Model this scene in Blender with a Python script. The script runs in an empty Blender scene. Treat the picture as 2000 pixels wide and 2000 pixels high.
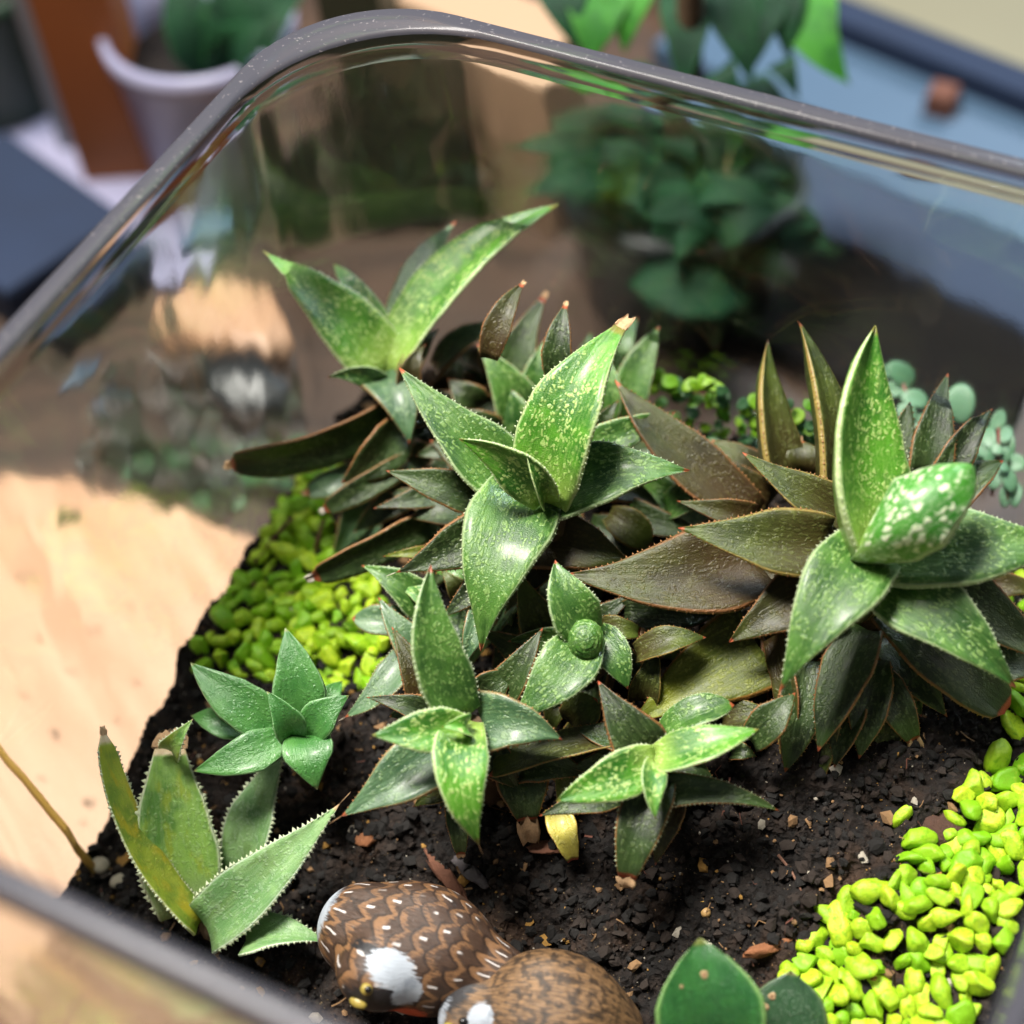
import bpy, math, random
import numpy as np
from mathutils import Vector, Matrix, noise
random.seed(7); rng = np.random.default_rng(7)
U = 0.01                                    # all lengths below are centimetres
sc = bpy.context.scene
COL = sc.collection

# ------------------------------------------------------------------ camera
F = 3443.3                                  # focal length in pixels of the 2000 px photograph
CAM = np.array([17.967, -30.047, 43.113])
v1 = np.array([-9498., -3351.]); v2 = np.array([3313., -5037.])
def _inter(p, d, q, e):
    t = np.linalg.solve(np.array([[d[0], -e[0]], [d[1], -e[1]]]), np.array(q) - np.array(p)); return np.array(p) + t[0]*np.array(d)
v1 = _inter((1000., 52.), (1, .253), (0., 1643.), (1, .47)) - 1000
v2 = _inter((0., 642.), (-.9217, 1), (2000., 1746.), (-.35, 1)) - 1000
v3 = np.linalg.solve(np.array([v1, v2]), [-F*F, -F*F])
_n = lambda v: np.array([v[0], v[1], F])/np.linalg.norm([v[0], v[1], F])
R = np.array([-_n(v1), _n(v2), -_n(v3)])
R[1] = R[1]/np.linalg.norm(R[1]); R[0] = np.cross(R[1], R[2]); R[0] /= np.linalg.norm(R[0]); R[1] = np.cross(R[2], R[0])
FWD = R[:, 2]
cam = bpy.data.cameras.new('camera'); camo = bpy.data.objects.new('camera', cam); COL.objects.link(camo)
m = Matrix.Identity(4)
for i in range(3):
    m[i][0] = R[i, 0]; m[i][1] = -R[i, 1]; m[i][2] = -R[i, 2]; m[i][3] = CAM[i]*U
camo.matrix_world = m
cam.sensor_width = 36; cam.lens = 36*F/2000; cam.clip_start = 0.01; cam.clip_end = 60
cam.dof.use_dof = True; cam.dof.focus_distance = 0.487; cam.dof.aperture_fstop = 4.5; cam.dof.aperture_blades = 0
sc.camera = camo

def ray(px, py): return R @ np.array([px - 1000, py - 1000, F])
def at(px, py, z):                           # the point at height z seen at a pixel of the photograph
    r = ray(px, py); return CAM + (z - CAM[2])/r[2]*r
def atd(px, py, d): return CAM + ray(px, py)*d/F   # the point at distance d along the lens axis
def dep(p): return float((np.asarray(p) - CAM) @ FWD)

# ------------------------------------------------------------------ world, lamps, exposure
w = bpy.data.worlds.new('World'); sc.world = w; w.use_nodes = True
bg = w.node_tree.nodes['Background']; bg.inputs[0].default_value = (.78, .84, 1, 1); bg.inputs[1].default_value = .04
def area(name, loc, aim, sx, sy, watts, col):
    l = bpy.data.lights.new(name, 'AREA'); l.shape = 'RECTANGLE'; l.size = sx*U; l.size_y = sy*U; l.energy = watts; l.color = col
    o = bpy.data.objects.new(name, l); COL.objects.link(o); o.location = Vector(loc)*U
    o.rotation_euler = (Vector(aim) - Vector(loc)).to_track_quat('-Z', 'Y').to_euler(); return o
area('window_light', (-40, 6, 140), (3, -8, 0), 38, 44, 50.0, (1.0, .95, .87))
area('back_window_light', (20, 135, 105), (5, -5, 0), 60, 46, 17.0, (.78, .89, 1.0))
sc.view_settings.view_transform = 'Standard'; sc.view_settings.look = 'None'; sc.view_settings.exposure = .3
sc.render.engine = 'CYCLES'
cy = sc.cycles; cy.max_bounces = 14; cy.transmission_bounces = 12; cy.transparent_max_bounces = 12; cy.glossy_bounces = 5; cy.diffuse_bounces = 4
cy.use_denoising = True; cy.denoiser = 'OPENIMAGEDENOISE'; cy.sample_clamp_indirect = 60; cy.blur_glossy = .5

# ------------------------------------------------------------------ object helpers
def tag(o, label=None, cat=None, group=None, kind=None):
    if label: o['label'] = label
    if cat: o['category'] = cat
    if group: o['group'] = group
    if kind: o['kind'] = kind
    return o
def empty(name, loc, label, cat, group=None):
    o = bpy.data.objects.new(name, None); COL.objects.link(o); o.location = Vector([float(c) for c in loc])*U; o.empty_display_size = .01
    o['_cm'] = [float(c) for c in loc]
    return tag(o, label, cat, group)
def mesh_obj(name, V, Fc, mats, parent=None, origin=None, smooth=True, midx=None, uvs=None):
    V = np.asarray(V, float); origin = np.asarray(V.mean(axis=0) if origin is None else origin, float)
    me = bpy.data.meshes.new(name); me.from_pydata(((V - origin)*U).tolist(), [], [list(f) for f in Fc])
    for mt in (mats if isinstance(mats, (list, tuple)) else [mats]): me.materials.append(mt)
    if smooth: me.polygons.foreach_set('use_smooth', [True]*len(me.polygons))
    if midx is not None: me.polygons.foreach_set('material_index', midx)
    for un, uv in (uvs or {}).items():       # per-vertex uv
        lay = me.uv_layers.new(name=un); li = np.empty(len(me.loops), int); me.loops.foreach_get('vertex_index', li)
        lay.data.foreach_set('uv', np.asarray(uv, float)[li].ravel())
    me.update()
    return link(name, me, parent, origin)
def link(name, me, parent=None, origin=(0, 0, 0)):
    o = bpy.data.objects.new(name, me); COL.objects.link(o); origin = np.asarray(origin, float)
    if parent is not None:
        q = parent; base = np.zeros(3)
        while q is not None: base = base + np.array(q['_cm']); q = q.parent
        o.parent = parent; origin = origin - base
    o.location = Vector(origin.tolist())*U; o['_cm'] = origin.tolist()
    return o

# ------------------------------------------------------------------ material helpers
def s2l(c): return tuple(((v/255)/12.92 if v/255 <= .04045 else ((v/255 + .055)/1.055)**2.4) for v in c)
class NT:
    def __init__(s, name):
        s.m = bpy.data.materials.new(name); s.m.use_nodes = True; s.t = s.m.node_tree; s.t.nodes.clear()
        s.out = s.t.nodes.new('ShaderNodeOutputMaterial')
    def n(s, typ, **kw):
        nd = s.t.nodes.new('ShaderNode' + typ)
        for k, v in kw.items():
            if k.startswith('i_'):
                key = k[2:]; key = int(key) if key.isdigit() else key.replace('_', ' ')
                s.set(nd.inputs[key], v)
            else: setattr(nd, k, v)
        return nd
    def set(s, inp, v):
        if hasattr(v, 'bl_idname') and hasattr(v, 'links'): s.t.links.new(v, inp)
        elif isinstance(v, tuple) and len(v) == 3 and inp.type == 'RGBA': inp.default_value = (*v, 1)
        else: inp.default_value = v
    def math(s, op, a, b=0.0, c=None, clamp=False):
        nd = s.n('Math', operation=op, use_clamp=clamp); s.set(nd.inputs[0], a); s.set(nd.inputs[1], b)
        if c is not None: s.set(nd.inputs[2], c)
        return nd.outputs[0]
    def mix(s, f, a, b, mode='MIX'):
        nd = s.n('Mix', data_type='RGBA', blend_type=mode); s.set(nd.inputs[0], f); s.set(nd.inputs[6], a); s.set(nd.inputs[7], b); return nd.outputs[2]
    def step(s, v, lo, hi, a=0., b=1.):
        nd = s.n('MapRange', interpolation_type='SMOOTHSTEP'); s.set(nd.inputs[0], v)
        for i, x in zip((1, 2, 3, 4), (lo, hi, a, b)): nd.inputs[i].default_value = x
        return nd.outputs[0]
    def noise(s, vec, scale, detail=3., rough=.5, out=0):
        nd = s.n('TexNoise'); s.set(nd.inputs['Vector'], vec); nd.inputs['Scale'].default_value = scale; nd.inputs['Detail'].default_value = detail; nd.inputs['Roughness'].default_value = rough
        return nd.outputs[out]
    def vor(s, vec, scale, feature='F1', out='Distance', rnd=1.):
        nd = s.n('TexVoronoi', feature=feature); s.set(nd.inputs['Vector'], vec); nd.inputs['Scale'].default_value = scale; nd.inputs['Randomness'].default_value = rnd
        return nd.outputs[out]
    def pos(s): return s.n('TexCoord').outputs['Object']
    def mapv(s, vec, scale=(1, 1, 1), rot=(0, 0, 0), loc=None):
        nd = s.n('Mapping'); s.set(nd.inputs[0], vec); nd.inputs['Scale'].default_value = scale; nd.inputs['Rotation'].default_value = rot
        if loc is not None: s.set(nd.inputs['Location'], loc)
        return nd.outputs[0]
    def bump(s, h, strength=.3, dist=.001, nrm=None):
        nd = s.n('Bump'); s.set(nd.inputs['Height'], h); nd.inputs['Strength'].default_value = strength; nd.inputs['Distance'].default_value = dist
        if nrm is not None: s.set(nd.inputs['Normal'], nrm)
        return nd.outputs[0]
    def bsdf(s, col, rough=.5, normal=None, **kw):
        nd = s.n('BsdfPrincipled'); s.set(nd.inputs['Base Color'], col); s.set(nd.inputs['Roughness'], rough)
        if normal is not None: s.set(nd.inputs['Normal'], normal)
        for k, v in kw.items(): s.set(nd.inputs[k.replace('_', ' ')], v)
        s.t.links.new(nd.outputs[0], s.out.inputs[0]); return nd
def simple(name, col, rough=.5, var=.25, scale=60, bump=.2, **kw):
    k = NT(name); p = k.pos(); nz = k.noise(p, scale, 4)
    c = k.mix(nz, tuple(v*(1 - var) for v in col), tuple(min(1, v*(1 + var)) for v in col))
    k.bsdf(c, rough, k.bump(k.noise(p, scale*3, 3), bump, .0006), **kw); return k.m

def leaf_mat(name, base, dark, spot, amt, edge, tip, rough=.36, sss=.12, stress=None, basecol=None, spotscale=9.5, blotch=None, spec=.55):
    k = NT(name); uv = k.n('UVMap', uv_map='ST').outputs[0]; cm = k.n('UVMap', uv_map='CM').outputs[0]
    rnd = k.n('ObjectInfo').outputs['Random']
    off = k.n('CombineXYZ'); k.set(off.inputs[0], k.math('MULTIPLY', rnd, 37.)); k.set(off.inputs[1], k.math('MULTIPLY', rnd, 91.))
    cmv = k.mapv(cm, loc=off.outputs[0])
    sp = k.n('SeparateXYZ'); k.set(sp.inputs[0], uv); s, t = sp.outputs[0], sp.outputs[1]
    a = k.math('ABSOLUTE', k.math('MULTIPLY_ADD', s, 2., -1.))
    big = k.noise(cmv, .55, 3)
    col = k.mix(k.step(k.math('ADD', big, k.math('MULTIPLY', k.math('SUBTRACT', k.noise(cmv, 2.4, 4), .5), .5)), .36, .64), base, dark)
    if stress is not None:
        col = k.mix(k.math('MULTIPLY', k.step(k.math('ADD', t, k.math('MULTIPLY', big, .7)), 1.12, .45), .9), col, stress)
    if basecol is not None: col = k.mix(k.step(t, .32, .0, 0., .85), col, basecol)
    if blotch is not None: col = k.mix(k.math('MULTIPLY', k.step(k.noise(k.mapv(cmv, (1.2, .5, 1)), 2.2, 4), .5, .68), .85), col, blotch)
    # long fibres, then pale flecks lengthened along the leaf
    col = k.mix(k.math('MULTIPLY', k.step(k.noise(k.mapv(cmv, (9, .7, 1)), 1.6, 2), .45, .75), .22), col, spot)
    wob = k.n('VectorMath', operation='ADD'); k.set(wob.inputs[0], k.mapv(cmv, (1, .62, 1))); 
    wn = k.n('VectorMath', operation='SCALE'); k.set(wn.inputs[0], k.noise(cmv, 5., 2, out=1)); wn.inputs['Scale'].default_value = .22; k.set(wob.inputs[1], wn.outputs[0])
    d = k.vor(wob.outputs[0], spotscale)
    dm = k.step(k.noise(k.mapv(cmv, (1, 1.3, 1)), 1.3, 3), .26, .56)
    sm = k.math('MULTIPLY', k.math('MULTIPLY', k.step(d, .5, .26), dm), k.step(t, .97, .7, 0.05, 1.))
    sm2 = k.math('MULTIPLY', k.step(k.vor(cmv, spotscale*2.3), .36, .12), .35)
    col = k.mix(k.math('MULTIPLY', k.math('MAXIMUM', sm, sm2), amt), col, spot)
    fine = k.noise(cmv, 26., 3, .6)
    col = k.mix(k.math('MULTIPLY', k.step(fine, .42, .72), .3), col, dark)
    em = k.math('MULTIPLY', k.step(a, .88, .955), k.math('MULTIPLY_ADD', k.noise(cmv, 4., 2), 1., .35), clamp=True)
    col = k.mix(em, col, edge)
    col = k.mix(k.step(k.math('ADD', t, k.math('MULTIPLY', fine, .03)), .965, .99), col, tip)
    h = k.math('ADD', k.math('MULTIPLY', sm, .6), k.math('MULTIPLY', fine, .8))
    h = k.math('ADD', h, k.math('MULTIPLY', k.noise(k.mapv(cmv, (7, .5, 1)), 1.5, 2), .8))
    rg = k.math('ADD', rough - .13, k.math('MULTIPLY', k.noise(cmv, 3., 3), .2))
    k.bsdf(col, rg, k.bump(h, .5, .0005), Subsurface_Weight=sss, Subsurface_Radius=(.004, .006, .002), Subsurface_Scale=.35, Specular_IOR_Level=spec, Coat_Weight=.2 if spec > .5 else (.05 if spec > .3 else 0.), Coat_Roughness=.22)
    return k.m
G = lambda *c: s2l(c)
EDGEP = G(168, 190, 140); EDGEB = G(140, 95, 55); TIPR = G(165, 85, 55)
LM = {
 'bright': leaf_mat('leaf_bright', G(88, 152, 40), G(44, 106, 26), G(180, 206, 122), .95, G(190, 208, 150), G(130, 130, 60), sss=.2, basecol=G(166, 192, 92)),
 'mid':    leaf_mat('leaf_mid', G(78, 122, 48), G(42, 82, 32), G(138, 172, 96), .75, EDGEP, TIPR),
 'blue':   leaf_mat('leaf_bluish', G(82, 114, 78), G(54, 86, 56), G(130, 158, 108), .5, G(150, 130, 90), TIPR, rough=.36),
 'dark':   leaf_mat('leaf_dark', G(50, 72, 32), G(28, 42, 18), G(106, 124, 76), .45, EDGEB, TIPR, rough=.4, spec=.5),
 'olive':  leaf_mat('leaf_olive', G(78, 94, 34), G(48, 60, 22), G(118, 128, 66), .35, G(150, 130, 70), TIPR, stress=G(60, 50, 24), rough=.42, spec=.4),
 'brown':  leaf_mat('leaf_brown', G(68, 78, 28), G(42, 44, 18), G(104, 98, 54), .28, G(134, 92, 58), G(170, 90, 60), stress=G(60, 40, 20), rough=.44, spec=.42),
 'lime':   leaf_mat('leaf_lime', G(122, 130, 30), G(74, 90, 22), G(156, 162, 76), .3, G(140, 96, 44), TIPR, stress=G(66, 74, 24), rough=.42, spec=.4),
 'plain':  leaf_mat('leaf_plain', G(80, 134, 64), G(58, 112, 50), G(100, 146, 88), .15, G(120, 160, 110), G(120, 130, 80), rough=.34),
 'aloe':   leaf_mat('leaf_aloe', G(132, 172, 74), G(80, 128, 50), G(160, 185, 130), .25, G(200, 210, 180), G(190, 170, 130), rough=.5, blotch=G(140, 160, 40), basecol=G(150, 165, 110)),
 'aloey':  leaf_mat('leaf_aloe_yellow', G(150, 165, 48), G(98, 130, 40), G(170, 170, 70), .3, G(200, 205, 150), G(190, 170, 130), rough=.5, blotch=G(175, 160, 30)),
 'aloeg':  leaf_mat('leaf_aloe_grey', G(124, 160, 98), G(88, 130, 72), G(160, 180, 150), .3, G(190, 205, 180), G(190, 160, 120), rough=.55, blotch=G(96, 128, 66)),
 'yellow': leaf_mat('leaf_yellow', G(196, 186, 84), G(170, 160, 70), G(210, 205, 140), .2, G(190, 160, 80), G(170, 80, 60)),
 'spotty': leaf_mat('leaf_spotted', G(76, 150, 50), G(52, 126, 38), G(228, 240, 205), 1.25, G(200, 220, 170), G(90, 150, 70), sss=.25, basecol=G(170, 200, 90), spotscale=6.4),
}
TOOTH = {'pale': simple('tooth_pale', G(200, 210, 175), .5), 'tan': simple('tooth_tan', G(150, 105, 62), .6)}
CAPM = simple('dried_leaf_tip', G(196, 160, 120), .8, .45, 900, .8)
CAPW = simple('dried_leaf_tip_white', G(225, 215, 200), .8, .2, 900, .5)

# ------------------------------------------------------------------ leaves
SH = {'g': [(0, .86), (.12, .97), (.24, 1), (.42, .86), (.62, .58), (.8, .3), (.92, .12), (1, .012)],
      'l': [(0, .62), (.18, .9), (.34, 1), (.52, .9), (.72, .6), (.87, .3), (.95, .12), (1, .012)],
      't': [(0, 1), (.3, .84), (.55, .58), (.8, .27), (.93, .1), (1, .012)],
      'b': [(0, .75), (.2, .97), (.4, 1), (.7, .74), (.9, .5), (.97, .4), (1, .36)],
      's': [(0, .85), (.3, 1), (.7, .9), (.9, .68), (.97, .5), (1, .2)],
      'c': [(0, .6), (.15, .85), (.35, 1), (.55, .86), (.78, .5), (.93, .24), (1, .15)],
      'r': [(0, .5), (.2, .85), (.5, 1), (.75, .85), (.9, .55), (1, .03)]}
def unit(v): return v/(np.linalg.norm(v) + 1e-12)
def leaf(root, b, t, wpx, mat, zb=None, near=.5, roll=0., bend=0., arch=.35, shape='g', cup=.2, th=.25, teeth='pale', tn=None, cap=None, twist=0., label=None, db=None, tsize=1., lift=0.):
    """b and t are where the foot and tip of the leaf stand (taken off the photograph), zb the height of the foot, near how much
    closer to the viewer the tip is than the foot (cm)."""
    Bp = at(b[0], b[1], zb) if db is None else atd(b[0], b[1], db)
    Tp = atd(t[0], t[1], dep(Bp) - near)
    ax = Tp - Bp; L = np.linalg.norm(ax); dm = dep((Bp + Tp)/2); W = 1.17*wpx*dm/F
    view = unit(CAM - (Bp + Tp)/2); up = np.array([0, 0, 1.])
    nrm = view*.75 + up*.35; nrm = unit(nrm - unit(ax)*(nrm @ unit(ax)))
    side0 = unit(np.cross(unit(ax), view))
    M = (Bp + Tp)/2 + side0*(-bend*dm/F) + nrm*arch
    nt = 16 if L*F/dm > 120 else 12; kt = 4
    hx = np.array([-1, -.93, -.66, -.33, 0, .33, .66, .93])
    V = []; ST = []; CMv = []; rows = nt + 1
    xs_top = np.array([-1., -.93, -.7, -.35, 0., .35, .7, .93, 1.]); xs_bot = np.array([.88, .5, 0., -.5, -.88])
    prof = SH[shape]; px_, pw_ = zip(*prof)
    ph1, ph2 = random.uniform(0, 6.28), random.uniform(0, 6.28)
    edgeL, edgeR, nr = [], [], []
    for i in range(rows):
        q = i/nt; q = q**.93
        c = (1-q)**2*Bp + 2*q*(1-q)*(2*M - .5*Bp - .5*Tp) + q*q*Tp
        d = unit(2*(1-q)*((2*M - .5*Bp - .5*Tp) - Bp) + 2*q*(Tp - (2*M - .5*Bp - .5*Tp)))
        n = unit(nrm - d*(nrm @ d)); ang = math.radians(roll + twist*q); sd = np.cross(d, n)
        n2 = n*math.cos(ang) + sd*math.sin(ang); sd = np.cross(d, n2)
        wv = np.interp(q, px_, pw_)*W*.5*(1 + .025*math.sin(9*q + ph1) + .02*math.sin(17*q + ph2))
        tt = th*W*(.35 + .65*(1-q)**.7)*min(1, wv/(W*.18))
        cz = cup*wv*2*(1 - .5*q) 
        ring = []
        for x in xs_top: ring.append((x, cz*(abs(x)**1.35) + .012*W*math.sin(5*q + 4*x + ph1) - (.0 if abs(x) < .95 else .25*tt)))
        for x in xs_bot: ring.append((x, cz*abs(x)**1.35 - .25*tt - tt*(1 - abs(x)**1.25)**.85))
        for x, z in ring:
            V.append(c + sd*(x*wv) + n2*z); s_ = x*.5 + .5
            ST.append((s_, q)); CMv.append((x*wv, q*L))
        edgeL.append(c - sd*wv + n2*(cz - .12*tt)); edgeR.append(c + sd*wv + n2*(cz - .12*tt)); nr.append((sd, n2, d, wv))
    k = len(xs_top) + len(xs_bot); Fc = []; mi = []
    for i in range(nt):
        for j in range(k):
            Fc.append((i*k + j, i*k + (j+1) % k, (i+1)*k + (j+1) % k, (i+1)*k + j)); mi.append(0)
    Fc.append(tuple(range(k))[::-1]); mi.append(0)
    Fc.append(tuple(nt*k + j for j in range(k))); mi.append(2 if cap else 0)
    if cap:                                     # shrivelled, frayed end
        base = len(V); c = V[nt*k:(nt+1)*k]; cc = np.mean(c, axis=0); d = nr[-1][2]
        for rr, (dd, sc_) in enumerate(((.0, 1.1), (.1, 1.15), (.2, .8))):
            for j in range(k):
                V.append(cc + (c[j] - cc)*sc_*(1 + random.uniform(-.15, .15)) + d*(dd + random.uniform(-.04, .05))*W*(1.0 if cap != 'long' else 2.6)); ST.append((.5, 1)); CMv.append((0, L))
        for r_ in range(2):
            for j in range(k):
                a0 = base + r_*k; Fc.append((a0 + j, a0 + (j+1) % k, a0 + k + (j+1) % k, a0 + k + j)); mi.append(2)
        Fc.append(tuple(base + 2*k + j for j in range(k))); mi.append(2)
    if teeth:
        sp = max(.11, .035*W + .085)*1.0; ntt = int(L*.93/sp); ntt = tn if tn else min(ntt, 60)
        for E_, sg in ((edgeL, -1), (edgeR, 1)):
            for j in range(ntt):
                q = .04 + .9*(j + random.uniform(.2, .8))/ntt
                f = q**(1/.93)*nt; i0 = min(int(f), nt-1); fr = f - i0
                p = E_[i0]*(1-fr) + E_[i0+1]*fr; sd, n2, d, wv = nr[i0]
                if wv < .04: continue
                hgt = random.uniform(.016, .04)*tsize*min(1.3, .6 + .4*W); wd = hgt*.8; o = len(V)
                out = sd*sg
                V += [p - d*wd - out*.02, p + d*wd - out*.02, p + n2*wd*.6 - out*.02, p - n2*wd*.6 - out*.02, p + out*hgt + d*hgt*.45]
                ST += [(.5, .5)]*5; CMv += [(0, 0)]*5
                for tri in ((0, 2, 4), (2, 1, 4), (1, 3, 4), (3, 0, 4)): Fc.append(tuple(o + z for z in tri)); mi.append(1)
    o = mesh_obj('leaf', V, Fc, [LM[mat], TOOTH['tan' if teeth == 'tan' else 'pale'], CAPW if cap == 'white' else CAPM], root, Bp, True, mi, {'ST': ST, 'CM': CMv})
    if label: o['label'] = label
    return o
BARKM = simple('stem_brown', G(92, 72, 52), .8, .4, 400, .8)
def tube(name, pts, rad, mat, parent=None, sides=8, tip=1.0):
    pts = [np.asarray(p, float) for p in pts]; V = []; Fc = []
    for i, p in enumerate(pts):
        d = unit(pts[min(i+1, len(pts)-1)] - pts[max(i-1, 0)]); a = unit(np.cross(d, [.3, .9, .31])); b2 = np.cross(d, a)
        r = rad*(1 + (tip - 1)*i/(len(pts) - 1))
        for j in range(sides):
            an = 2*math.pi*j/sides; V.append(p + (a*math.cos(an) + b2*math.sin(an))*r)
    for i in range(len(pts) - 1):
        for j in range(sides): Fc.append((i*sides + j, i*sides + (j+1) % sides, (i+1)*sides + (j+1) % sides, (i+1)*sides + j))
    Fc.append(tuple(range(sides))[::-1]); Fc.append(tuple((len(pts)-1)*sides + j for j in range(sides)))
    return mesh_obj(name, V, Fc, mat, parent, pts[0])

# ------------------------------------------------------------------ table, board, room behind
X0, X1, Y0, Y1, H = -7.9, 18.95, -21.75, 5.5, 14.0       # outer faces of the tank and its rim height
CR = 4.4
ZB = -8.6                                                # board top
def wood(name, light, dark, scale, rough, axis_rot=0.3, grain=1.0):
    k = NT(name); p = k.mapv(k.pos(), (1, 1, 1), (0, 0, axis_rot))
    ln = k.mapv(p, (3, 34, 3)); wv = k.noise(ln, scale, 5, .62)
    rings = k.noise(k.mapv(p, (1.2, 9, 1)), scale*.7, 3)
    c = k.mix(k.step(wv, .3, .72), light, dark); c = k.mix(k.math('MULTIPLY', k.step(rings, .45, .7), .45*grain), c, dark)
    k.bsdf(c, rough, k.bump(wv, .12, .0006)); return k.m
boardm = wood('pale_wood', G(200, 164, 134), G(172, 130, 98), 2.2, .42, .5)
tablem = wood('brown_wood', G(78, 58, 44), G(46, 34, 26), 2.0, .5, -.4)
def slab(name, poly, z0, z1, mat, parent=None, bevel=.25):
    poly = [np.array(p[:2], float) for p in poly]; n = len(poly); c = np.mean(poly, axis=0); V = []; Fc = []
    for (z, ins) in ((z0, 0), (z1 - bevel, 0), (z1 - bevel*.3, bevel*.3), (z1, bevel)):
        for p in poly:
            q = p + unit(c - p)*ins; V.append((q[0], q[1], z))
    for r_ in range(3):
        for j in range(n): Fc.append((r_*n + j, r_*n + (j+1) % n, (r_+1)*n + (j+1) % n, (r_+1)*n + j))
    Fc.append(tuple(range(n))[::-1]); Fc.append(tuple(3*n + j for j in range(n)))
    o = mesh_obj(name, V, Fc, mat, parent, None, False)
    me = o.data
    return o
tab = slab('table', [(-75, -75), (75, -75), (75, 74), (-75, 74)], ZB - 5, ZB - 1.5, tablem); tag(tab, kind='structure')
def _spill():
    r = np.random.default_rng(21); BV, BF = ICO_(); V = []; Fc = []
    for px, py in ((115, 1005), (120, 1012), (106, 1008), (133, 1305), (142, 1312), (100, 1425), (96, 1430), (60, 1240), (240, 1180), (160, 1560), (205, 1490), (30, 1350), (150, 1600), (175, 1225), (250, 1330), (70, 1520), (220, 1400), (45, 1120)):
        c = at(px, py, ZB + .05); s = r.uniform(.06, .13) if py > 1020 else .3; o = len(V); V += (BV*(1 + r.uniform(-.4, .4, (len(BV), 1)))*s*np.array([1.3, 1, .5]) + c).tolist(); Fc += [tuple(o + i for i in f) for f in BF]
    return V, Fc
def ICO_():
    import bmesh
    bm = bmesh.new(); bmesh.ops.create_icosphere(bm, subdivisions=1, radius=1.); V = np.array([v.co[:] for v in bm.verts]); Fc = [tuple(v.index for v in f.verts) for f in bm.faces]; bm.free(); return V, Fc
_v, _f = _spill(); tag(mesh_obj('spilled_crumbs', _v, _f, simple('spilled_soil', G(30, 24, 22), .9, .4, 300, .5), None, at(115, 1005, ZB), False), 'few dark crumbs spilled on the pale wooden board', 'crumbs', None, 'stuff')
crv = [at(x, y, ZB) for x, y in ((-420, 880), (-200, 893), (0, 911), (130, 932), (260, 965), (400, 1008), (500, 1052))]
pl = [tuple(p[:2]) for p in crv] + [(4, -2), (12, -4), (22, -5), (40, -9), (55, -20), (58, -60), (-60, -60), (-64, -20)]
bd = slab('serving_board', pl, ZB - 1.45, ZB, boardm, None, .3)
tag(bd, 'pale sunlit wooden board with a curved edge under the glass tank', 'board')

# ------------------------------------------------------------------ soil
def hsoil(x, y):
    z = np.interp(y, [-21, -17, -14, -11, -8, -3, 2, 6], [-4.6, -4.2, -3.7, -2.2, -1.3, -.7, -.1, .7])
    z = z + 1.3*np.exp(-(((x - 5)/6)**2 + ((y + 2)/5)**2)) + .9*np.exp(-(((x - 12)/4)**2 + ((y + 4)/4)**2))
    return z
def rrect(x0, x1, y0, y1, r, n=14, per=10):
    pts = []
    for cx, cy_, a0 in ((x1 - r, y1 - r, 0), (x0 + r, y1 - r, 90), (x0 + r, y0 + r, 180), (x1 - r, y0 + r, 270)):
        arc = [(cx + r*math.cos(math.radians(a0 + 90*i/n)), cy_ + r*math.sin(math.radians(a0 + 90*i/n))) for i in range(n + 1)]
        if pts:
            a, b = pts[-1], arc[0]
            pts += [(a[0] + (b[0]-a[0])*i/per, a[1] + (b[1]-a[1])*i/per) for i in range(1, per)]
        pts += arc
    a, b = pts[-1], pts[0]; pts += [(a[0] + (b[0]-a[0])*i/per, a[1] + (b[1]-a[1])*i/per) for i in range(1, per)]
    return pts
WI = .56                                                # inner face of the wall, in from the rim's outside
ix0, ix1, iy0, iy1, ir = X0 + WI + .03, X1 - WI - .03, Y0 + WI + .03, Y1 - WI - .03, 5.3
def clampin(x, y):
    cx = min(max(x, ix0 + ir), ix1 - ir); cy_ = min(max(y, iy0 + ir), iy1 - ir); dx, dy = x - cx, y - cy_; d = math.hypot(dx, dy)
    if d > ir: x, y = cx + dx/d*ir, cy_ + dy/d*ir
    return x, y
def zsoil(x, y):
    v = Vector((x*.5, y*.5, 3.1)); z = float(hsoil(x, y)) + .55*noise.noise(v) + .3*noise.noise(v*2.7)
    return z
def on_soil(px, py, lift=0.):
    z = -1.
    for _ in range(25):
        p = at(px, py, z); z = z*.5 + .5*(zsoil(p[0], p[1]) + lift)
    return at(px, py, z)
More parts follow.
